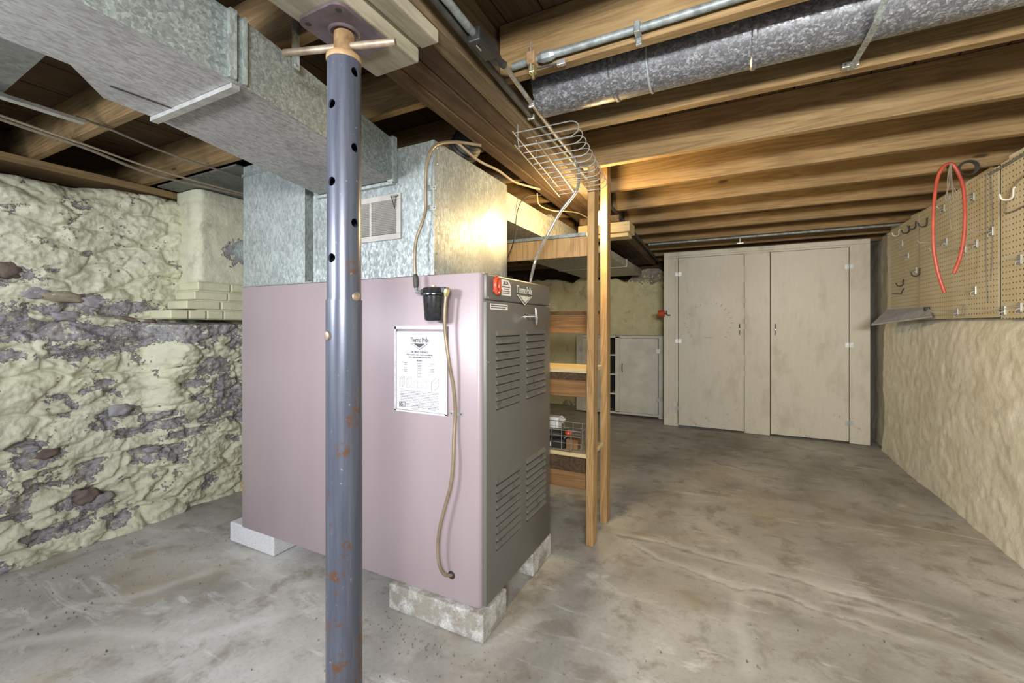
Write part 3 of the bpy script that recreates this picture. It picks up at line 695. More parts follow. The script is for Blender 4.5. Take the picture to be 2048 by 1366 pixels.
for k in range(11):
    xx = cx-.105
    while xx < cx+.095:
        L_ = rs.uniform(.006, .03); g.box(xx, min(xx+L_, cx+.1), TY-.0003, TY, .962-.0068*k, .9646-.0068*k); xx += L_+.003
for k in range(4): g.box(cx-.045, cx+.0, TY-.0003, TY, .9-.0055*k, .902-.0055*k)
for k in range(3): g.box(cx+.045, cx+.085, TY-.0003, TY, .902-.0060*k, .9045-.006*k)
o = g.build('printed_lines', M['ink_g'], po); o['kind'] = 'stuff'
def outline(ptss, m='ink_g', rr=.0006):
    g = MB()
    for p_ in ptss: g.tube([(q[0], TY-.0003, q[1]) for q in p_], rr, 4)
    return g.build('drawing', M[m], po)
def cuboid(x, z, w_, h_, d): return [[(x,z),(x+w_,z),(x+w_,z+h_),(x,z+h_),(x,z)], [(x,z+h_),(x+d,z+h_+d),(x+w_+d,z+h_+d),(x+w_,z+h_)], [(x+w_+d,z+h_+d),(x+w_+d,z+d),(x+w_,z)]]
outline(cuboid(cx-.108, .978, .012, .036, .012)); outline(cuboid(cx-.070, .978, .012, .036, .012)); outline(cuboid(cx-.030, .980, .062, .024, .006) + [[(cx-.01,.98),(cx-.01,1.004)],[(cx+.01,.98),(cx+.01,1.004)]]); outline(cuboid(cx+.062, .974, .020, .030, .020), 'ink')
outline([[(cx-.112,.893),(cx-.078,.893),(cx-.078,.912),(cx-.112,.912),(cx-.112,.893)]], 'ink', .0009)
text('O', M['ink'], po, (cx-.100, TY, .8965), FACE_Y, .017, 1, offset=.0006)

# ------------------------------------------------------------------ oil filter and lines
of = root('oil_filter', 'black canister oil filter with flanged lid mounted on mauve furnace side', 'filter', (-1.08, 1.415, 1.262))
fc = (-1.077, 1.425, 0)
MB().lathe(fc, [(.030, 1.266), (.0365, 1.270), (.0385, 1.275), (.0455, 1.366), (.046, 1.372)], 36).build('canister', M['oilcan'], of, smooth=True)
MB().lathe(fc, [(.051, 1.368), (.056, 1.371), (.056, 1.377), (.051, 1.379), (.047, 1.392), (.045, 1.400), (.030, 1.404), (.0, 1.405)], 36).build('lid', M['oilcan'], of, smooth=True)
MB().tube([(-1.077,1.425,1.402), (-1.077,1.425,1.412)], .0095, 6).build('lid_bolt', M['brass'], of)
MB().box(-1.137, -1.117, 1.412, 1.438, 1.376, 1.398).build('port', M['oilcan'], of, bevel=.003)
MB().box(-1.042, -1.012, 1.410, 1.440, 1.378, 1.402).build('port', M['oilcan'], of, bevel=.003)
MB().box(-1.105, -1.050, 1.462, 1.4795, 1.380, 1.404).build('bracket', M['oilcan'], of, bevel=.002)
def rod_(p0, p1, r0, r1, nm, m, par, seg=14): return MB().tube([p0, (Vector(p0)+Vector(p1))/2, p1], [r0, max(r0, r1), r1], seg).build(nm, M[m], par, smooth=True)
fl = root('fuel_supply_line', 'brown metal fuel line running from ceiling down into the black filter', 'pipe', (-1.15, 1.46, 1.45))
pA = [(-1.02,1.70,2.075), (-1.09,1.60,2.065), (-1.128,1.50,2.02), (-1.146,1.468,1.94), (-1.152,1.466,1.83), (-1.152,1.466,1.745), (-1.158,1.455,1.69), (-1.178,1.437,1.61), (-1.179,1.428,1.53), (-1.174,1.425,1.46)]
MB().tube(smooth_path(pA, 8), .0068, 12).build('tube', M['copper_tube'], fl, smooth=True)
MB().tube([(-1.174,1.425,1.462), (-1.172,1.425,1.445), (-1.170,1.425,1.415), (-1.169,1.425,1.405)], [.008,.0125,.0115,.008], 12).build('flare_nut', M['darkpipe'], fl, smooth=True)
MB().tube([(-1.168,1.425,1.408), (-1.166,1.425,1.388), (-1.138,1.425,1.388)], .007, 10).build('elbow', M['conduit'], fl, smooth=True)
def clip(x, y, z, par, w_=.030):
    g = MB(); g.box(x-w_, x+w_, y+.0, y+.0025, z-.009, z+.009); g.box(x-.010, x+.010, y-.016, y+.001, z-.009, z+.009)
    o = g.build('clip', M['steel'], par, bevel=.001)
    for s_ in (-1, 1): MB().lathe((x+s_*(w_-.008), y-.0025, z), [(.0035, 0), (.0035, .003)], 10, 'y').build('screw', M['ink'], o)
    return o
clip(-1.152, 1.4955, 1.838, fl); clip(-1.152, 1.4955, 1.752, fl)
fh = root('fuel_hose', 'tan fuel hose looping from brass filter fitting down to a hole in the furnace', 'hose', (-1.0, 1.45, .25))
pB = [(-1.012,1.418,1.375), (-1.020,1.420,1.30), (-1.022,1.425,1.22), (-1.010,1.435,1.10), (-1.000,1.455,.98), (-.999,1.462,.885), (-1.000,1.455,.80), (-.997,1.445,.70), (-1.006,1.44,.60), (-1.034,1.435,.50), (-1.056,1.432,.41), (-1.062,1.430,.33), (-1.055,1.435,.265), (-1.040,1.450,.228), (-1.030,1.480,.214)]
MB().tube(smooth_path(pB, 8), .0072, 12).build('tube', M['copper_tube'], fh, smooth=True)
MB().tube([(-1.008,1.420,1.398), (-1.008,1.420,1.392), (-1.011,1.419,1.378), (-1.013,1.418,1.362)], [.009,.012,.0125,.008], 6).build('brass_nut', M['brass'], fh)
MB().tube([(-1.045,1.425,1.392), (-1.018,1.423,1.394), (-1.006,1.421,1.392)], .008, 10).build('brass_elbow', M['brass'], fh, smooth=True)
clip(-1.005, 1.4775, .885, fh, .032)

# ------------------------------------------------------------------ plenums and trunk ducts
def crossbreak(mb, p00, p10, p11, p01, d):   # panel with a raised X: centre pushed by d
    c = tuple((Vector(p00)+Vector(p10)+Vector(p11)+Vector(p01))/4 + Vector(d))
    mb.add([p00, p10, p11, p01, c], [(0,1,4), (1,2,4), (2,3,4), (3,0,4)])
sp = root('supply_plenum', 'galvanized sheet metal box on furnace top with small vent grille', 'duct', (-1.5, 1.84, 1.462))
def plenum(x0, x1, y0, y1, z0, z1, parent, mat, nm='shell', d=.010):
    m = MB()
    crossbreak(m, (x0,y0,z0), (x1,y0,z0), (x1,y0,z1), (x0,y0,z1), (0,-d,0)) if d else m.add([(x0,y0,z0),(x1,y0,z0),(x1,y0,z1),(x0,y0,z1)], [(0,1,2,3)])
    crossbreak(m, (x1,y0,z0), (x1,y1,z0), (x1,y1,z1), (x1,y0,z1), (d,0,0)) if d else m.add([(x1,y0,z0),(x1,y1,z0),(x1,y1,z1),(x1,y0,z1)], [(0,1,2,3)])
    m.add([(x0,y0,z0),(x0,y1,z0),(x0,y1,z1),(x0,y0,z1)], [(3,2,1,0)]); m.add([(x0,y1,z0),(x1,y1,z0),(x1,y1,z1),(x0,y1,z1)], [(3,2,1,0)])
    m.add([(x0,y0,z1),(x1,y0,z1),(x1,y1,z1),(x0,y1,z1)], [(0,1,2,3)]); m.add([(x0,y0,z0),(x1,y0,z0),(x1,y1,z0),(x0,y1,z0)], [(3,2,1,0)])
    return m.build(nm, mat, parent)
m = MB(); X0, X1, Y0, Y1, Z0, Z1 = -1.888, -1.134, 1.500, 2.175, 1.466, 2.045
m.add([(X0,Y0,Z0),(X1,Y0,Z0),(X1,Y0,Z1),(X0,Y0,Z1)], [(0,1,2,3)])
crossbreak(m, (X1,Y0,Z0), (X1,Y1,Z0), (X1,Y1,Z1), (X1,Y0,Z1), (.016,0,0))
m.add([(X0,Y0,Z0),(X0,Y1,Z0),(X0,Y1,Z1),(X0,Y0,Z1)], [(3,2,1,0)]); m.add([(X0,Y1,Z0),(X1,Y1,Z0),(X1,Y1,Z1),(X0,Y1,Z1)], [(3,2,1,0)])
m.add([(X0,Y0,Z1),(X1,Y0,Z1),(X1,Y1,Z1),(X0,Y1,Z1)], [(0,1,2,3)]); m.add([(X0,Y0,Z0),(X1,Y0,Z0),(X1,Y1,Z0),(X0,Y1,Z0)], [(3,2,1,0)])
m.build('shell', M['galv_plenum'], sp)
MB().box(X1-.014, X1+.002, Y0-.003, Y0, Z0, Z1).build('corner_seam', M['galv'], sp)
MB().box(X0, X0+.018, Y0-.003, Y0, Z0, Z1-.14).build('corner_seam', M['galv'], sp)
for zz in (1.56, 1.72, 1.80, 1.86, 1.95, 2.02): MB().lathe((X1+.001, Y0+.02, zz), [(.004, 0), (.004, .002), (.002, .003)], 8, 'x').build('rivet', M['steel'], sp)
# vent grille
vg = root('vent_grille', 'taupe metal vent grille with horizontal slats on plenum front', 'vent', (-1.44, 1.494, 1.64))
VX0, VX1, VZ0, VZ1 = -1.700, -1.312, 1.636, 1.842
for (a0, a1, b0, b1) in ((VX0, VX1, VZ1-.026, VZ1), (VX0, VX1, VZ0, VZ0+.026), (VX0, VX0+.024, VZ0+.026, VZ1-.026), (VX1-.024, VX1, VZ0+.026, VZ1-.026), (-1.498,-1.486,VZ0+.026,VZ1-.026), (-1.600,-1.590,VZ0+.026,VZ1-.026)):
    MB().box(a0, a1, 1.490, 1.4995, b0, b1).build('frame_bar', M['vent'], vg, bevel=.0015)
MB().box(VX0+.01, VX1-.01, 1.4985, 1.4998, VZ0+.01, VZ1-.01).build('backing', M['slot'], vg)
for k in range(19):
    z = VZ0+.030+.0080*k
    MB().prism([(VX0+.02, 1.4985, z), (VX0+.02, 1.4925, z+.0035), (VX0+.02, 1.4930, z+.0050), (VX0+.02, 1.4990, z+.0015)], (VX1-VX0-.04, 0, 0)).build('slat', M['vent'], vg)
MB().tube([(VX1-.05, 1.482, VZ1-.014), (VX1-.012, 1.482, VZ1-.013)], .004, 8).build('lever', M['wire'], vg)
MB().tube([(VX1-.044, 1.480, VZ1-.014), (VX1-.026, 1.482, VZ1-.07), (VX1-.022, 1.483, VZ1-.016)], .0025, 6).build('lever', M['darkpipe'], vg)
# return drop, left
rd = root('return_air_drop', 'tall galvanized return drop with crossbroken face at furnace left end', 'duct', (-2.2, 1.84, 1.462))
plenum(-2.462, -1.940, 1.492, 2.16, 1.466, 2.145, rd, M['galv'], d=.012)
MB().box(-2.468, -1.936, 1.484, 1.491, 2.085, 2.10).build('seam_band', M['galv_side'], rd, bevel=.002)
MB().box(-1.952, -1.938, 1.487, 1.491, 1.468, 2.08).build('corner_seam', M['galv'], rd)
MB().box(-2.462, -1.888, 1.4835, 1.4915, 1.463, 1.470).build('base_flange', M['galv_side'], rd)
gp = tag(MB().box(-1.938, -1.890, 1.60, 1.62, 1.466, 2.04).build('filler_panel', M['galv_side']), 'dark narrow galvanized panel recessed between the two plenum boxes', 'panel')
# main trunk: straight section near the camera, then an offset section to the plenum
td = root('trunk_duct', 'large rectangular galvanized trunk duct crossing overhead from upper left to plenum', 'duct', (-1.35, .7, 1.90))
zb, zt = 1.900, 2.082
def duct_run(sec, parent, nm, mats):         # sec: list of (y, xl, xr)
    m = MB()
    for (y0, a0, b0), (y1, a1, b1) in zip(sec[:-1], sec[1:]):
        m.mi = 0; m.add([(b0,y0,zb),(b1,y1,zb),(b1,y1,zt),(b0,y0,zt)], [(0,1,2,3)])
        m.add([(a0,y0,zb),(a1,y1,zb),(a1,y1,zt),(a0,y0,zt)], [(3,2,1,0)])
        m.mi = 1; m.add([(a0,y0,zb),(a1,y1,zb),(b1,y1,zb),(b0,y0,zb)], [(0,1,2,3)])
        m.mi = 0; m.add([(a0,y0,zt),(a1,y1,zt),(b1,y1,zt),(b0,y0,zt)], [(3,2,1,0)])
    return m.build(nm, mats, parent)
duct_run([(-1.3, -1.478, -1.168), (.462, -1.470, -1.168), (.462, -1.470, -1.168), (.572, -1.600, -1.172), (.700, -1.612, -1.180)], td, 'near_section', [M['galv_side'], M['galv_bottom']])
o = duct_run([(.700, -1.614, -1.178), (1.499, -1.835, -1.352)], td, 'offset_section', [M['galv_side'], M['galv_bottom']])
# pressed X in the offset section's underside
m = MB(); crossbreak(m, (-1.612,.705,zb-.0005), (-1.833,1.490,zb-.0005), (-1.354,1.490,zb-.0005), (-1.180,.705,zb-.0005), (0,0,-.014)); m.build('crossbroken_panel', M['galv_bottom'], td)
MB().prism([(-1.616,.690,zb-.014), (-1.616,.712,zb-.014), (-1.19,.712,zb-.014), (-1.19,.690,zb-.014)], (0,0,.013)).build('joint_cleat', M['steel'], td)
MB().box(-1.179, -1.165, .672, .690, zb+.002, zt).build('side_cleat', M['galv'], td)
MB().box(-1.184, -1.170, .712, .720, zb+.002, zt).build('side_cleat', M['galv'], td)
MB().tube([(-1.5,.55,zb-.002), (-1.49,.70,zb-.002)], .002, 5).build('seam', M['slot'], td)
MB().box(-1.372, -1.338, 1.470, 1.4995, zb-.01, zt+.012).build('end_flange', M['galv'], td, bevel=.002)
MB().box(-1.850, -1.350, 1.478, 1.4995, zb-.018, zb-.004).build('end_flange', M['galv'], td, bevel=.002)
# hanger strap holding the trunk to a joist
hs = tag(MB().prism([(-1.196,.872,2.04), (-1.196,.898,2.04), (-1.196,.898,2.20), (-1.196,.872,2.20)], (.002,0,0)).build('hanger_strap', M['galv']), 'short galvanized hanger strap holding trunk duct to joist', 'strap')
MB().lathe((-1.194,.885,2.052), [(.005,0),(.005,.003)], 8, 'x').build('screw', M['steel'], hs)
hs2 = tag(MB().prism([(-2.48,.30,2.112), (-2.44,.30,2.112), (-2.455,.82,2.112), (-2.49,.82,2.112)], (0,0,.014)).build('hanger_channel', M['steel']), 'flat zinc metal channel sticking out under joists above left wall', 'strap')
# sheet-metal panned joist bay at upper left
pn = tag(MB().prism([(-3.3,.45,2.142),(-3.3,.60,2.142),(-2.62,.60,2.142),(-1.62,.56,2.142),(-1.62,.45,2.142)], (0,0,.006)).build('pan_panel', M['pan']), 'grimy sheet metal pan closing the joist bay in top left corner', 'panel')
pn2 = tag(MB().box(-3.3, -2.46, 1.45, 1.90, 2.140, 2.149).build('pan_panel', M['pan']), 'dull sheet metal pan under joists above the chimney breast', 'panel')
# far duct leaving the plenum toward the back wall
fd = root('branch_duct', 'rectangular duct run behind the plenum lit yellow by the bulb', 'duct', (-1.4, 3.0, 1.88))
m = MB().box(-1.62, -1.200, 2.178, 3.02, 1.882, 2.052); m.build('duct_section', M['galv_bulb_lit'], fd)
MB().box(-1.62, -1.200, 3.03, 3.88, 1.885, 2.075).build('duct_section', M['galv_bulb_lit'], fd)
MB().box(-1.625, -1.195, 3.018, 3.032, 1.878, 2.08).build('joint_cleat', M['galv'], fd)
fd2 = root('rear_duct', 'flat cream coloured duct low under the ceiling at the back wall', 'duct', (-1.5, 5, 1.90))
MB().box(-1.86, -1.05, 3.9, 5.9, 1.915, 1.99).build('duct_section', M['galv_bulb_lit'], fd2)
MB().box(-1.87, -1.04, 4.95, 4.97, 1.908, 1.998).build('joint_cleat', M['galv'], fd2)
# flexible black duct leaving the plenum top to the beam
bx = root('round_takeoff', 'black flexible round duct curling up between the plenum and beam', 'duct', (-1.35, 1.9, 2.05))
pts = smooth_path([(-1.30,1.98,2.05), (-1.28,1.93,2.15), (-1.16,1.86,2.22), (-1.10,1.80,2.25)], 14)
MB().tube(pts, [.075+.006*(i % 2) for i in range(len(pts))], 20).build('sleeve', M['darkpipe'], bx, smooth=True)
# flue pipe into chimney, and open regulator ring
fp = root('flue_pipe', 'galvanized flue pipe elbow entering the grey patch on chimney', 'pipe', (-2.8, 1.88, 1.7))
MB().tube(smooth_path([(-3.09,1.88,1.772), (-2.78,1.87,1.772), (-2.66,1.87,1.74), (-2.62,1.87,1.60), (-2.60,1.87,1.50), (-2.46,1.87,1.44)], 8), .078, 28).build('pipe', M['galv'], fp, smooth=True)
MB().lathe((-2.76,1.775,1.525), [(.078,0), (.082,0), (.082,-.05), (.075,-.05)], 32, 'y').build('regulator_ring', M['galv'], fp, smooth=True)
MB().lathe((-2.76,1.73,1.525), [(.07,0), (.07,.002)], 24, 'y').build('damper', M['slot'], fp)
# round supply pipe on the right
rp = root('round_supply_pipe', 'large round galvanized pipe running between joists at upper right', 'pipe', (.4, 1.655, 2.12))
def ring_prof(x): return .105
X_ = [-.70, -.40, -.395, -.385, -.38, .06, .065, .075, .08, .95, .955, .965, .97, 1.9]
rr = [.105, .105, .110, .110, .105, .105, .110, .110, .105, .105, .110, .110, .105, .105]
m = MB().tube([(x, 1.655, 2.226) for x in X_], rr, 48); m.build('pipe', M['galv_round'], rp, smooth=True)
for x in (-.39, -.262): MB().tube([(x, 1.655+.1065*math.cos(a_), 2.226+.1065*math.sin(a_)) for a_ in [2*math.pi*k/36 for k in range(36)]], .004, 6, closed=True).build('bead', M['galv'], rp, smooth=True)
# strap under the pipe bolted to the joist
s2 = root('pipe_hanger_strap', 'thin folded metal strap slung under the round pipe at top right', 'strap', (.37, 1.86, 2.15))
m = MB(); pth = [(.372,1.44,2.135), (.372,1.56,2.108), (.372,1.66,2.112), (.374,1.76,2.128), (.376,1.88,2.141)]
for i, p in enumerate(pth[:-1]):
    q = pth[i+1]; m.add([(p[0]-.009,p[1],p[2]), (p[0]+.009,p[1],p[2]), (q[0]+.009,q[1],q[2]), (q[0]-.009,q[1],q[2]), (p[0]-.009,p[1],p[2]+.003), (p[0]+.009,p[1],p[2]+.003), (q[0]+.009,q[1],q[2]+.003), (q[0]-.009,q[1],q[2]+.003)], [(0,1,2,3)[::-1], (4,5,6,7), (0,4,7,3), (1,2,6,5), (0,1,5,4), (3,7,6,2)])
m.build('band', M['galv'], s2)
MB().box(.352, .400, 1.874, 1.8945, 2.152, 2.172).build('foot', M['steel'], s2, bevel=.002)
for x in (.361, .391): MB().lathe((x, 1.8725, 2.162), [(.0035,0),(.0035,.003)], 8, 'y').build('screw', M['ink'], s2)

# ------------------------------------------------------------------ conduits, cables along beam and joists
cd1 = root('upper_conduit', 'grey steel conduit running along the nearest joist at top right', 'conduit', (.2, 1.35, 2.16))
MB().tube(smooth_path([(-.69,1.37,2.168), (-.60,1.37,2.170), (-.2,1.37,2.170), (.6,1.372,2.176), (1.4,1.372,2.18)], 6), .0125, 14).build('pipe', M['conduit'], cd1, smooth=True)
MB().tube([(-.59,1.37,2.17), (-.575,1.37,2.17), (-.545,1.37,2.17), (-.53,1.37,2.17)], [.013,.019,.019,.013], 8).build('coupling', M['conduit'], cd1)
g = MB(); g.box(-.265, -.247, 1.352, 1.394, 2.150, 2.187); g.box(-.265,-.247,1.384,1.396,2.128,2.16); g.build('strap', M['conduit'], cd1, bevel=.003)
MB().lathe((-.256,1.381,2.136), [(.006,0),(.006,.004)], 8, 'y').build('screw', M['steel'], cd1)
gc = root('ground_clamp', 'corroded brass ground clamp with small hanging bolt on conduit', 'clamp', (-.61, 1.37, 2.14))
MB().box(-.628, -.596, 1.345, 1.388, 2.148, 2.192).build('jaw', M['rust'], gc, bevel=.006)
MB().tube([(-.612,1.352,2.125), (-.612,1.352,2.225)], .0032, 8).build('bolt', M['steel'], gc)
MB().box(-.622, -.600, 1.352, 1.378, 2.120, 2.146).build('nut', M['brass'], gc, bevel=.004)
MB().tube([(-.610,1.360,2.122), (-.606,1.362,2.100)], .005, 8).build('stem', M['brass'], gc)
MB().tube([(-.596,1.365,2.135), (-.55,1.375,2.139), (-.515,1.386,2.142)], .004, 6).build('lead', M['darkpipe'], gc)
MB().box(-.528, -.498, 1.378, 1.394, 2.134, 2.152).build('lug', M['steel'], gc, bevel=.002)
bp = root('black_pipe', 'dark iron pipe running the length of the beam side', 'pipe', (-.75, 3, 2.13))
MB().tube([(-.62,-1.2,2.134), (-.716,.951,2.134), (-.727,1.185,2.134), (-.743,1.411,2.134), (-.754,1.701,2.134), (-.757,2.136,2.134), (-.795,3.298,2.134), (-.885,6.3,2.134)], .0115, 12).build('pipe', M['darkpipe'], bp, smooth=True)
for x, y in ((-.752, 1.66), (-.790, 3.1)): MB().box(x-.016, x+.016, y, y+.012, 2.120, 2.149).build('clip', M['wire'], bp, bevel=.003)
gcd = root('beam_conduit', 'grey conduit along the beam ending in the black junction box', 'conduit', (-.69, .9, 2.135))
MB().tube([(-.66,-1.2,2.135), (-.686,.8,2.135), (-.689,1.0,2.134), (-.692,1.115,2.132)], .0115, 12).build('pipe', M['conduit'], gcd, smooth=True)
jb = root('junction_box', 'small black metal junction box on beam side where conduit ends', 'box', (-.69, 1.18, 2.13))
MB().box(-.710, -.668, 1.105, 1.210, 2.105, 2.148).build('body', M['black'], jb, bevel=.004)
MB().box(-.704, -.676, 1.210, 1.262, 2.112, 2.145).build('connector', M['black'], jb, bevel=.006)
MB().tube([(-.690,1.125,2.102), (-.690,1.150,2.102)], .0025, 6).build('lid_screw', M['steel'], jb)
MB().tube([(-.690,1.255,2.130), (-.686,1.295,2.134)], .013, 12).build('nut', M['darkpipe'], jb)
ac = root('armored_cable', 'spiral armored cable along the beam drooping past basket to the furnace', 'cable', (-.8, 2.1, 1.6))
P_ = [(-.685,1.282,2.135), (-.699,1.446,2.137), (-.709,1.584,2.137), (-.722,1.871,2.132), (-.716,2.10,2.112), (-.708,2.15,2.078), (-.700,2.15,2.035), (-.712,2.15,1.95), (-.803,2.15,1.845), (-.874,2.15,1.733), (-.933,2.15,1.63), (-.968,2.15,1.52), (-.975,2.15,1.466)]
sp_ = smooth_path(P_, 24)
MB().tube(sp_, [.0092 if i % 2 else .0072 for i in range(len(sp_))], 10).build('armor', M['armor'], ac, smooth=True)
MB().box(-.722, -.698, 1.572, 1.584, 2.122, 2.149).build('staple', M['steel'], ac, bevel=.003)
# conduit far, along the joist before the closet
cf = root('far_conduit', 'thin pale conduit fixed under joists in front of the closet', 'conduit', (.2, 4.9, 2.13))
MB().tube([(-.80,4.90,2.133), (.1,4.905,2.133), (1.6,4.91,2.133)], .0125, 12).build('pipe', M['conduit'], cf, smooth=True)
g = MB(); g.cyl((.09,4.905,2.125), (.09,4.905,2.075), .010, 12); g.box(.06,.12,4.89,4.92,2.068,2.076); g.build('drop_fitting', M['steel'], cf)
# cables above the left wall
for k, (pp, m, lab) in enumerate([([(-2.62,.30,2.135), (-2.745,.646,2.134), (-2.80,.905,2.130), (-2.86,1.262,2.118), (-2.857,1.70,2.114), (-2.80,2.2,2.12)], 'wire_y', 'yellowed cable running under joists nearest the top of left wall'),
        ([(-2.66,.30,2.136), (-2.80,.67,2.135), (-2.845,.93,2.128), (-2.93,1.262,2.108), (-2.90,1.62,2.110), (-2.84,2.2,2.12)], 'cord', 'darker cable sagging beside the yellowed one under joists'),
        ([(-2.50,.80,2.143), (-2.51,.921,2.138), (-2.572,1.163,2.132), (-2.596,1.50,2.130), (-2.62,1.9,2.13)], 'cord', 'short grey cable under joists left of the return drop')]):
    tag(MB().tube(smooth_path(pp, 8), .0055 if k != 1 else .008, 8).build('ceiling_cable', M[m], None, smooth=True), lab, 'cable')
# loose wires over the plenum
lw = [([(-1.09,1.60,2.067), (-1.085,1.78,2.045), (-1.085,1.98,2.060), (-1.10,2.20,2.068), (-1.09,2.36,2.088), (-1.07,2.5,2.105)], .0065, 'cord', 'tan cable crossing above the plenum toward the beam'),
      ([(-1.10,2.6,2.10), (-1.165,2.48,2.06), (-1.19,2.42,1.95), (-1.195,2.40,1.80), (-1.19,2.30,1.66), (-1.16,2.19,1.60), (-1.15,2.17,1.50)], .0028, 'black', 'thin black thermostat wire dropping behind the plenum to furnace'),
      ([(-1.11,2.55,2.10), (-1.14,2.66,2.055), (-1.10,2.8,2.045), (-1.06,2.9,2.06), (-1.02,3.1,2.09), (-.98,3.3,2.085), (-.92,3.45,2.10)], .004, 'wire_y', 'pale loose wire sagging under the beam near the cleat')]
for pp, r__, m, lab in lw: tag(MB().tube(smooth_path(pp, 8), r__, 8).build('loose_wire', M[m], None, smooth=True), lab, 'wire')

# ------------------------------------------------------------------ wire basket under the beam
wb = root('wire_basket', 'bent steel wire rack with looped ends hanging under the beam', 'rack', (-.75, 1.95, 2.05))
NB = 11
for k in range(NB):
    y = 1.62+.070*k; top_z = 2.056; bot_z = 1.998; xl = -.806-.008*k; xr = -.565-.0068*k
    pts = [(xl+.03*(k % 2), y, top_z), (xr, y+.004, top_z)]
    for a_ in range(1, 8):
        t_ = math.pi*a_/8; pts.append((xr+.036*math.sin(t_), y+.006, (top_z+bot_z)/2+.029*math.cos(t_)))
    pts += [(xr, y+.010, bot_z), (xl+.012, y+.006, bot_z)]
    MB().tube(pts, .0023, 6).build('wire_hoop', M['wire'], wb, smooth=True)
for (x, z) in ((-.806, 2.054), (-.796, 1.996), (-.700, 1.996)): MB().tube([(x, 1.60, z), (x-.088, 2.36, z)], .0026, 6).build('long_wire', M['wire'], wb)
for y in (1.66, 2.2): MB().tube([(-.806-.116*(y-1.6), y, 2.054), (-.796-.116*(y-1.6), y, 1.996)], .0025, 6).build('upright_wire', M['wire'], wb)
for y in (1.68, 1.96, 2.25): MB().tube([(-.812-.116*(y-1.6),y,2.054), (-.812-.116*(y-1.6),y,2.123)], .0025, 6).build('hanging_nail', M['wire'], wb)

# ------------------------------------------------------------------ shelf unit behind furnace with two studs
su = root('open_shelf_unit', 'rough open wooden shelf unit of boards and studs behind the furnace', 'shelf', (-1.2, 2.55, 0))
def lean_post(x0, x1, y0, y1, z1, dx):
    m = MB().box(x0, x1, y0, y1, 0.0, z1); m.v = [(x+(dx*z/z1), y, z) for x, y, z in m.v]; return m
lean_post(-.731, -.690, 2.368, 2.456, 2.149, .012).build('stud', M['stud'], su, bevel=.003, segs=1)
lean_post(-.734, -.690, 2.676, 2.764, 2.300, .004).build('stud', M['stud'], su, bevel=.003, segs=1)
for (x0, x1, y0, y1, z1) in ((-2.04, -2.0, 2.37, 2.455, 2.14), (-2.04, -2.0, 2.676, 2.76, 2.14)): MB().box(x0, x1, y0, y1, 0, z1).build('stud', M['stud'], su, bevel=.003, segs=1)
MB().box(-2.04, -.734, 2.655, 2.675, 1.198, 1.315).build('shelf_rail', M['shelf_wood'], su, bevel=.002, segs=1)
MB().box(-2.04, -.734, 2.640, 2.675, 1.317, 1.340).build('shelf_rail', M['beam'], su, bevel=.002, segs=1)
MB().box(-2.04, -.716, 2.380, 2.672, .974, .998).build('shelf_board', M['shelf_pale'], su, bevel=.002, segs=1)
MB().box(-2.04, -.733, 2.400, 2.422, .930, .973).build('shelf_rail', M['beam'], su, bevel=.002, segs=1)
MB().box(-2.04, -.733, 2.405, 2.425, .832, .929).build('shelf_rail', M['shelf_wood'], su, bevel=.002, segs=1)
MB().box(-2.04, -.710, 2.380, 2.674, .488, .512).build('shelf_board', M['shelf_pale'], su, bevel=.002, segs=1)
MB().box(-2.04, -.733, 2.372, 2.396, .405, .487).build('shelf_rail', M['beam'], su, bevel=.002, segs=1)
MB().box(-2.04, -.733, 2.372, 2.396, .310, .404).build('shelf_rail', M['shelf_wood'], su, bevel=.002, segs=1)
MB().box(-2.04, -.733, 2.405, 2.425, 1.648, 1.762).build('top_rail', M['stud'], su, bevel=.002, segs=1)
mt = tag(MB().box(-2.03, -.735, 2.398, 2.432, 1.763, 1.782).build('metal_edging', M['conduit']), 'grey metal edging lying on the top rail of the shelf unit', 'strip')
# wire tray of junk on the lower shelf
wt = root('wire_tray', 'thin grey wire tray holding odds and ends on the low shelf', 'basket', (-.86, 2.45, .514))
TX0, TX1, TY0, TY1, TZ0, TZ1 = -1.12, -.765, 2.388, 2.60, .516, .635
for z in (TZ0+.003, TZ0+.045, TZ0+.085, TZ1):
    MB().tube([(TX0,TY0,z), (TX1,TY0,z), (TX1,TY1,z), (TX0,TY1,z)], .0018 if z < TZ1 else .003, 6, closed=True).build('rim_wire', M['wire'], wt)
g = MB()
for k in range(7): x = TX0+(TX1-TX0)*k/6; g.tube([(x,TY0,TZ1), (x,TY0,TZ0), (x,TY1,TZ0), (x,TY1,TZ1)], .0016, 6)
for k in range(1, 7): y = TY0+(TY1-TY0)*k/7; g.tube([(TX1,y,TZ1), (TX1,y,TZ0), (TX0,y,TZ0)], .0016, 6)
g.build('grid_wires', M['wire'], wt)
db = root('parts_box', 'small dark cardboard box with white barcode label inside the wire tray', 'box', (-.93, 2.45, .52))
MB().box(-1.05, -.87, 2.402, 2.50, .520, .572).build('carton', M['black'], db, bevel=.002)
MB().box(-.985, -.955, 2.4005, 2.402, .528, .552).build('label_patch', M['label'], db)
tag(MB().box(-.862, -.79, 2.405, 2.47, .520, .578).build('parts_box', M['shelf_wood'], None, bevel=.003), 'brown open carton at the right end of the wire tray', 'box')
tag(MB().box(-1.04, -.90, 2.44, 2.56, .574, .600).build('tool_case', M['darkpipe'], None, bevel=.006), 'flat dark tool case lying on top of the barcode box', 'case')
rb = root('red_ball_knob', 'shiny orange-red round knob with a stem lying in wire tray', 'knob', (-.85, 2.47, .58))
MB().lathe((-.862, 2.452, .606), [(.002,-.018), (.014,-.014), (.022,-.004), (.022,.004), (.014,.014), (.002,.018)], 20).build('knob', M['red'], rb, smooth=True)
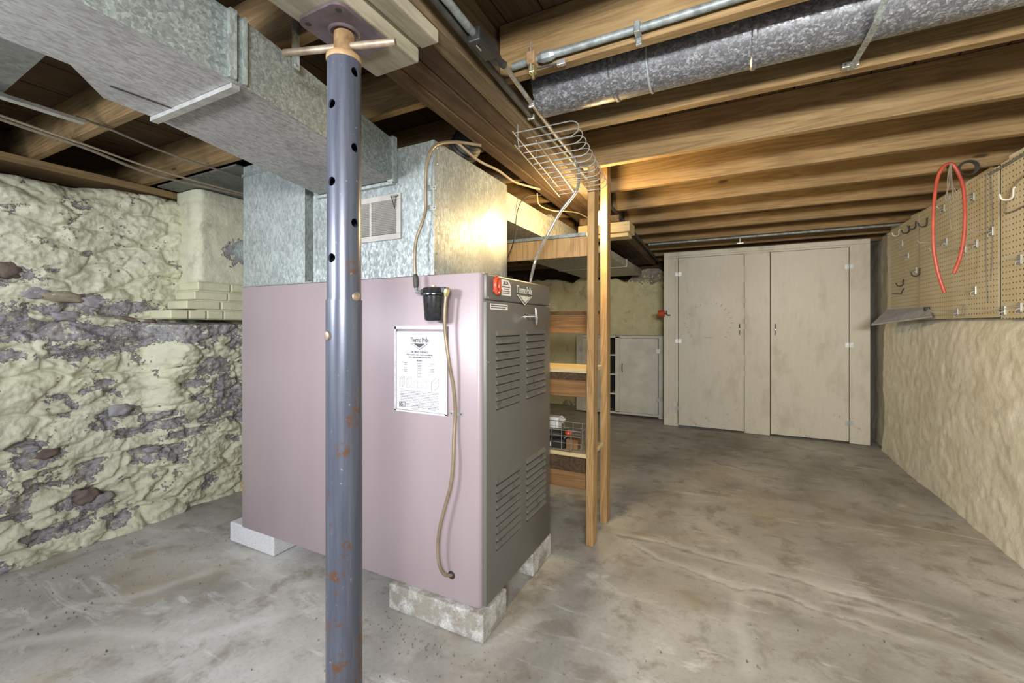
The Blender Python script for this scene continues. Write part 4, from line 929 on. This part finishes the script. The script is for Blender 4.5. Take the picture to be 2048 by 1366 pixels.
MB().tube([(-.862,2.452,.592), (-.885,2.43,.574)], .003, 6).build('stem', M['steel'], rb)
yb = root('cream_carton', 'cream cardboard carton with open flap behind the wire tray', 'box', (-1.02, 2.60, .513))
m = MB().box(-1.14, -.985, 2.604, 2.668, .514, .655).build('carton', M['label'], yb, bevel=.002)
MB().prism([(-.985,2.604,.655), (-.985,2.668,.655), (-.955,2.668,.635), (-.955,2.604,.62)], (0,0,.002)).build('flap', M['label'], yb)

# ------------------------------------------------------------------ bare bulb between the two studs
lb = root('bare_light_bulb', 'lit bare bulb hanging from a socket between the two studs', 'lamp', (-.716, 2.555, 1.9))
bz = 1.90
MB().lathe((-.718, 2.555, bz), [(.002,-.048), (.016,-.044), (.026,-.030), (.029,-.015), (.026,.002), (.016,.020), (.013,.034)], 20).build('bulb', M['bulb'], lb, smooth=True)
MB().lathe((-.718, 2.555, bz), [(.014,.032), (.018,.036), (.019,.075), (.010,.085)], 16).build('socket', M['black'], lb, smooth=True)
MB().tube([(-.718,2.555,bz+.083), (-.722,2.56,2.20), (-.74,2.57,2.35)], .003, 6).build('cord', M['cord'], lb)

# ------------------------------------------------------------------ closet
CY = 5.67
cs = root('storage_closet', 'tall cream painted plywood closet with two flush doors filling the end', 'closet', (.28, 5.8, 0))
for (x0, x1, z0, z1, nm) in ((-.740,-.572,0,2.075,'stile'), (.150,.402,0,2.075,'stile'), (1.125,1.298,0,2.090,'stile'), (-.740,1.298,2.10,2.149,'header')):
    MB().box(x0, x1, CY, CY+.02, z0, z1).build(nm, M['closet'], cs, bevel=.0015, segs=1)
MB().box(-.740, 1.298, CY+.001, CY+.02, 2.076, 2.0985).build('header', M['closet'], cs)
MB().box(-.742, -.720, CY+.02, 6.35, 0, 2.12).build('side_panel', M['closet_edge'], cs)
MB().box(1.285, 1.30, CY+.02, 6.45, 0, 2.12).build('side_panel', M['closet_edge'], cs)
MB().box(-.72, 1.285, CY+.05, CY+.06, 0, 2.12).build('dark_interior', M['grime_or_void'], cs)  # black sheet painted as the dark behind the doors
def door(x0, x1, hs_, hinge_x, handle_x, mk):
    d = MB().box(x0, x1, CY-.004, CY+.018, .018, 2.072).build('door', M['closet'], cs, bevel=.002, segs=1)
    for hz_ in hs_:
        h_ = MB(); h_.box(hinge_x-.036, hinge_x-.004, CY-.008, CY-.004, hz_-.024, hz_+.024); h_.box(hinge_x+.004, hinge_x+.036, CY-.006, CY-.002, hz_-.024, hz_+.024)
        h_.cyl((hinge_x, CY-.009, hz_-.026), (hinge_x, CY-.009, hz_+.026), .005, 10)
        h_.build('hinge', M['steel'], d)
    MB().tube([(handle_x, CY-.004, 1.262), (handle_x, CY-.010, 1.255), (handle_x, CY-.028, 1.225), (handle_x, CY-.030, 1.20), (handle_x, CY-.028, 1.175), (handle_x, CY-.010, 1.145), (handle_x, CY-.004, 1.138)], [.006,.006,.006,.009,.006,.006,.006], 10).build('handle', M['chrome'], d, smooth=True)
    return d
dl = door(-.566, .144, (1.877, 1.053, .224), -.569, .100, 0)
dr = door(.408, 1.119, (1.867, 1.039, .212), 1.122, .452, 1)
g = MB()
for k in range(20):
    a_ = R(-40 + 260*k/19); r0, r1 = .235+random.uniform(-.01,.01), .27
    cx_, cz_ = -.235, 1.27
    L_ = random.uniform(.012, .04)
    p0 = (cx_+r0*math.cos(a_), CY-.0048, cz_+r0*math.sin(a_)); p1 = (cx_+(r0+L_)*math.cos(a_), CY-.0048, cz_+(r0+L_)*math.sin(a_))
    g.tube([p0, p1], .0022, 4)
g.tube([(cx_-.04, CY-.0048, 1.10), (cx_+.04, CY-.0048, 1.10)], .002, 4)
o = g.build('scuff_marks', plain('scuffs', (.33,.28,.20), .8), dl); o['kind'] = 'stuff'
MB().box(-.585, -.574, CY-.002, CY, .03, .30).build('rust_streak', M['closet_edge'], cs)
# pencil sharpener
ps = root('pencil_sharpener', 'orange-red hand crank pencil sharpener screwed to left edge of closet', 'sharpener', (-.76, 5.64, 1.39))
MB().tube([(-.80,5.630,1.392), (-.725,5.630,1.392)], .040, 20).build('body', M['red'], ps)
MB().box(-.775, -.735, 5.625, 5.669, 1.36, 1.42).build('bracket', M['black'], ps, bevel=.003)
MB().tube([(-.725,5.63,1.392), (-.705,5.63,1.392), (-.703,5.625,1.420), (-.700,5.62,1.425)], .006, 8).build('crank', M['black'], ps)
MB().tube([(-.705,5.63,1.392), (-.690,5.615,1.372), (-.655,5.612,1.370)], .006, 8).build('crank_handle', M['black'], ps)

# ------------------------------------------------------------------ low wall cabinet at the back
lc = root('low_wall_cabinet', 'low dull white cabinet with flush doors against the back wall', 'cabinet', (-1.4, 6.15, 0))
KY = 6.0
MB().box(-1.99, -.782, KY-.004, KY+.30, 1.092, 1.106).build('top', M['cabinet'], lc, bevel=.002)
for (x0, x1, z0, z1) in ((-1.99,-1.91,.02,1.09), (-.848,-.790,0,1.09), (-1.428,-1.366,.04,1.09), (-1.56,-1.50,.04,1.09)):
    MB().box(x0, x1, KY, KY+.02, z0, z1).build('stile', M['cabinet'], lc, bevel=.002)
MB().box(-1.91, -.848, KY, KY+.02, 1.072, 1.091).build('rail', M['cabinet'], lc)
MB().box(-1.91, -.848, KY, KY+.02, .02, .05).build('rail', M['cabinet'], lc)
MB().box(-1.98, -.80, KY+.27, KY+.285, .03, 1.09).build('back_panel', M['grime_or_void'], lc)  # coloured black for the shade inside the open compartment
for z in (.28, .55, .82): MB().box(-1.50, -1.43, KY+.02, KY+.26, z, z+.02).build('inner_shelf', M['cabinet'], lc)
MB().box(-1.99, -1.97, KY+.02, KY+.29, .02, 1.09).build('side_panel', M['cabinet'], lc); MB().box(-.81, -.79, KY+.02, KY+.29, 0, 1.09).build('side_panel', M['cabinet'], lc)
for (x0, x1, hx, kx) in ((-1.362, -.852, -.850, -1.325), (-1.905, -1.565, -1.908, -1.60)):
    d = MB().box(x0, x1, KY-.016, KY-.001, .055, 1.068).build('door', M['cabinet'], lc, bevel=.002, segs=1)
    for z in (.25, .90): MB().box(hx-.03, hx+.022, KY-.021, KY-.0165, z-.03, z+.03).build('hinge', M['steel'], d, bevel=.001)
    MB().tube([(kx, KY-.016, .72), (kx, KY-.034, .69), (kx, KY-.034, .63), (kx, KY-.016, .60)], .006, 8).build('handle', M['darkpipe'], d, smooth=True)

# ------------------------------------------------------------------ pegboard panels and hooks
PX_ = 1.326
pg = root('pegboard', 'tan pegboard of four perforated panels covering the upper right wall', 'pegboard', (1.33, 4.0, 1.29))
for i, (y0, y1, z0, z1) in enumerate([(4.475, 5.135, 1.302, 2.125), (3.345, 4.468, 1.293, 2.132), (1.6, 3.322, 1.285, 2.135)]):
    MB().box(PX_, PX_+.006, y0, y1, z0, z1).build('perforated_panel', M['peg'], pg, bevel=.001, segs=1)
for (y0, y1) in ((3.320, 3.346), (4.462, 4.480)): MB().box(PX_+.006, PX_+.028, y0-.02, y1+.02, 1.295, 2.12).build('batten', M['grime_or_void'], pg)  # joint battens coloured black for the shade in the panel gaps
MB().box(PX_+.006, PX_+.028, 1.7, 5.1, 1.30, 1.34).build('batten', M['beam'], pg); MB().box(PX_+.006, PX_+.028, 1.7, 5.1, 2.09, 2.12).build('batten', M['beam'], pg)
cp = tag(MB().tube([(1.318,3.42,2.108), (1.316,3.2,2.108), (1.316,1.8,2.112)], .006, 8).build('wall_conduit', M['conduit'], None, smooth=True), 'thin grey conduit along the upper edge of the pegboard', 'conduit')
HX = PX_
def hook_j(y, z, r__, m, lab, flip=1):
    r__ *= .72
    pts = [(HX+.002, y, z+.012), (HX-.004, y, z+.012), (HX-.006, y, z+.004), (HX-.006, y, z-r__)]
    pts += [(HX-.006-(r__-r__*math.cos(R(a_))), y, z-r__-r__*math.sin(R(a_))) for a_ in range(20, 190, 20)]
    pts += [(HX-.010-2*r__, y, z-r__*.6)]
    return tag(MB().tube(pts, .0046, 8).build('pegboard_hook', M[m], None, smooth=True), lab, 'hook', 'hooks on the pegboard')
hook_j(4.90, 2.075, .030, 'hook_w', 'white curved hook at far top corner of the pegboard', -1)
hook_j(4.66, 2.055, .032, 'hook_b', 'black J hook at pegboard top, left of two close together', -1)
hook_j(4.52, 2.062, .032, 'hook_b', 'black J hook beside the panel joint at pegboard top', -1)
hook_j(4.30, 2.040, .034, 'hook_b', 'black J hook just left of the red hose', -1)
hook_j(4.44, 1.68, .034, 'hook_b', 'black double-ended hook on the panel joint at mid height', -1)
hook_j(4.80, 1.625, .030, 'hook_b', 'small black J hook low on the far panel', -1)
tag(MB().tube([(HX,4.79,1.565), (HX-.012,4.79,1.545), (HX-.02,4.80,1.515), (HX-.05,4.90,1.525)], .004, 8).build('pegboard_hook', M['hook_b'], None), 'black angled hook lowest on the far pegboard panel', 'hook')
hook_j(3.19, 1.955, .034, 'hook_w', 'white curved hook near right edge of photo on pegboard', 1)
def arm(y, z, L, lab, tip=.014, base=True, d=1):
    r0 = root('pegboard_hook', lab, 'hook', (HX, y, z), 'hooks on the pegboard')
    MB().tube([(HX+.003, y, z+.012), (HX-.004, y, z+.012), (HX-.006, y, z+.002), (HX-.012, y, z), (HX-L, y, z-.001), (HX-L-.010, y, z+tip)], .0032, 8).build('rod', M['hook_s'], r0, smooth=True)
    if base:
        MB().box(HX-.008, HX+.002, y-.016, y+.016, z-.030, z+.020).build('plate', M['hook_s'], r0, bevel=.002)
        MB().tube([(HX-.006,y,z-.010), (HX-.022,y,z-.018), (HX-.020,y,z-.034), (HX-.006,y,z-.036)], .003, 6).build('loop', M['hook_s'], r0, smooth=True)
arm(3.407, 1.785, .08, 'steel hook nearest the wide panel joint at mid height')
arm(3.988, 1.827, .14, 'steel hook, topmost of the row crossed by the red hose')
arm(3.578, 1.744, .14, 'steel hook just right of the right leg of red hose')
arm(3.720, 1.735, .165, 'steel hook behind the right leg of the red hose, lowest of row')
arm(3.596, 1.465, .08, 'steel hook to the right of the hose lower ends')
arm(3.821, 1.338, .13, 'steel hook at pegboard bottom right of the paper sheets')
arm(3.282, 1.334, .14, 'long steel hook at pegboard bottom beside the wide joint')
arm(4.027, 2.066, .03, 'small steel hook high between the legs of the red hose')
arm(3.620, 2.038, .03, 'small steel hook high up right of the red hose')
arm(4.835, 1.957, .02, 'tiny steel hook on far panel under the white hook')
arm(4.695, 1.833, .05, 'small steel hook mid height on the far panel')
arm(4.52, 1.69, .06, 'small steel hook left of the black hook on the joint')
arm(3.139, 1.59, .05, 'steel tool clip near the right edge of the photo')
arm(3.139, 1.345, .05, 'steel hook at bottom right corner of the near pegboard')
tag(MB().tube(smooth_path([(HX-.01,3.72,1.375), (HX-.02,3.70,1.345), (HX-.018,3.72,1.315), (HX-.02,3.80,1.318)], 5), .003, 6).build('bent_wire', M['hook_s'], None, smooth=True), 'bent wire piece at pegboard bottom between hook arms', 'wire')
tag(MB().tube(smooth_path([(HX-.008,3.02,2.02), (HX-.01,3.20,1.97), (HX-.01,3.27,1.87), (HX-.01,3.22,1.845), (HX-.01,3.08,1.85)], 6), .003, 6).build('hanging_string', M['cord'], None, smooth=True), 'dark thin string loop hanging on the near pegboard panel', 'string')
tag(MB().tube([(HX-.004,4.458,2.05), (HX-.004,4.462,1.75), (HX-.004,4.466,1.36)], .0022, 6).build('hanging_string', M['cord'], None), 'thin brown string hanging down the joint between far panels', 'string')
# flyer holder
fy = root('paper_sheets', 'grey printed paper sheets sticking out flat under the pegboard corner', 'paper', (1.25, 4.7, 1.3))
A_, B_, C_, D_ = Vector((1.322,4.28,1.372)), Vector((1.300,4.14,1.303)), Vector((1.12,4.86,1.243)), Vector((1.25,4.93,1.374))
for k, (dz, m) in enumerate(((0, 'film'), (.006, 'label'), (.013, 'film'))):
    MB().prism([A_+Vector((0,0,dz)), B_+Vector((0,0,dz)), C_+Vector((0,0,dz)), D_+Vector((0,0,dz))], (0,0,.003)).build('sheet', M[m], fy)
g = MB(); rs = random.Random(3)
def bl_(u, v): return A_*(1-u)*(1-v)+D_*u*(1-v)+B_*(1-u)*v+C_*u*v+Vector((0,0,-.0015))
for r_i in range(2):
    for k in range(16):
        u0 = .1+k*.05; v0 = .15+.42*r_i
        g.add([bl_(u0, v0), bl_(u0+.035, v0), bl_(u0+.035, v0+rs.uniform(.1,.3)), bl_(u0, v0+rs.uniform(.1,.3))], [(0,1,2,3)])
o = g.build('printed_rows', M['ink'], fy); o['kind'] = 'stuff'
MB().box(1.30, 1.326, 4.26, 4.30, 1.315, 1.385).build('holder_clip', M['darkpipe'], fy, bevel=.003)
MB().box(1.318, 1.3255, 4.30, 4.9, 1.335, 1.375).build('backing_strip', M['label'], fy)
# red hose, cords and coil on nails in the joist face
rh = root('red_hose', 'red rubber hose draped over a nail, both ends hanging before pegboard', 'hose', (1.13, 3.36, 2.18))
pts = [(1.108,3.36,1.440), (1.080,3.36,1.56), (1.062,3.36,1.70), (1.060,3.36,1.88), (1.070,3.365,2.03), (1.085,3.37,2.12), (1.110,3.372,2.172), (1.132,3.372,2.184), (1.152,3.372,2.172), (1.175,3.37,2.11), (1.190,3.36,2.02), (1.192,3.35,1.88), (1.188,3.35,1.76), (1.172,3.35,1.64), (1.145,3.35,1.545)]
MB().tube(smooth_path(pts, 8), .0088, 14).build('tube', M['hose'], rh, smooth=True)
MB().tube([(1.131,3.398,2.168), (1.131,3.345,2.172)], .003, 8).build('nail', M['darkpipe'], rh)
cs2 = root('hanging_cord_bundle', 'brown cord bundle dangling from nail inside the red hose loop', 'cord', (1.13, 3.35, 2.0))
for pp in ([(1.131,3.352,2.178), (1.120,3.350,2.10), (1.118,3.350,1.98), (1.130,3.350,1.96), (1.145,3.350,2.0), (1.133,3.350,2.08), (1.134,3.352,2.176)],
           [(1.129,3.348,2.176), (1.124,3.345,2.06), (1.108,3.345,1.99), (1.118,3.345,1.965), (1.128,3.345,2.0), (1.126,3.348,1.90), (1.134,3.35,1.80)],
           [(1.133,3.346,2.176), (1.136,3.343,2.06), (1.156,3.343,2.0), (1.150,3.343,1.968), (1.138,3.343,1.99), (1.133,3.348,2.10)]):
    MB().tube(smooth_path(pp, 6), .0028, 6).build('strand', M['cord'], cs2, smooth=True)
cw = root('wire_coil', 'small coil of dark wire hung on joist right of the red hose', 'wire', (1.215, 3.39, 2.13))
for k in range(4):
    MB().tube([(1.218+(.034+.003*k)*math.cos(a_), 3.388-.004*k, 2.150+(.036+.002*k)*math.sin(a_)) for a_ in [2*math.pi*j/24+.2*k for j in range(24)]], .0026, 6, closed=True).build('loop', M['darkpipe'], cw, smooth=True)

# ------------------------------------------------------------------ small things on floor
tag(MB().tube(smooth_path([(.95,1.75,.006), (1.02,1.95,.006), (1.10,2.15,.006), (1.15,2.45,.007), (1.14,2.6,.006)], 8), .0025, 6).build('floor_wire', M['darkpipe'], None), 'thin dark wire lying on the floor near right wall', 'wire')
g = MB(); rs = random.Random(11)
for k in range(650):
    if k < 300: x, y = rs.uniform(-3.2, 1.3), rs.uniform(.5, 4.5)
    elif k < 480: x, y = rs.uniform(-3.25, -2.5), rs.uniform(.6, 2.0)
    else: x, y = rs.gauss(-1.15, .25), rs.gauss(1.36, .07)
    if FX0 < x < FX1 and FY0-.05 < y < FY1: continue
    r__ = rs.uniform(.0015, .0055); a_ = rs.random()*6
    z0 = -.006
    g.add([(x+r__*math.cos(a_), y+r__*math.sin(a_), z0), (x+r__*math.cos(a_+2), y+r__*math.sin(a_+2), z0), (x+r__*math.cos(a_+4), y+r__*math.sin(a_+4), z0), (x, y, z0+.006+r__*1.1)], [(0,1,3), (1,2,3), (2,0,3), (0,2,1)])
o = tag(g.build('floor_debris', plain('debris', (.16,.14,.11), .9)), 'scattered dark grit and paint chips on the concrete floor', 'debris'); o['kind'] = 'stuff'
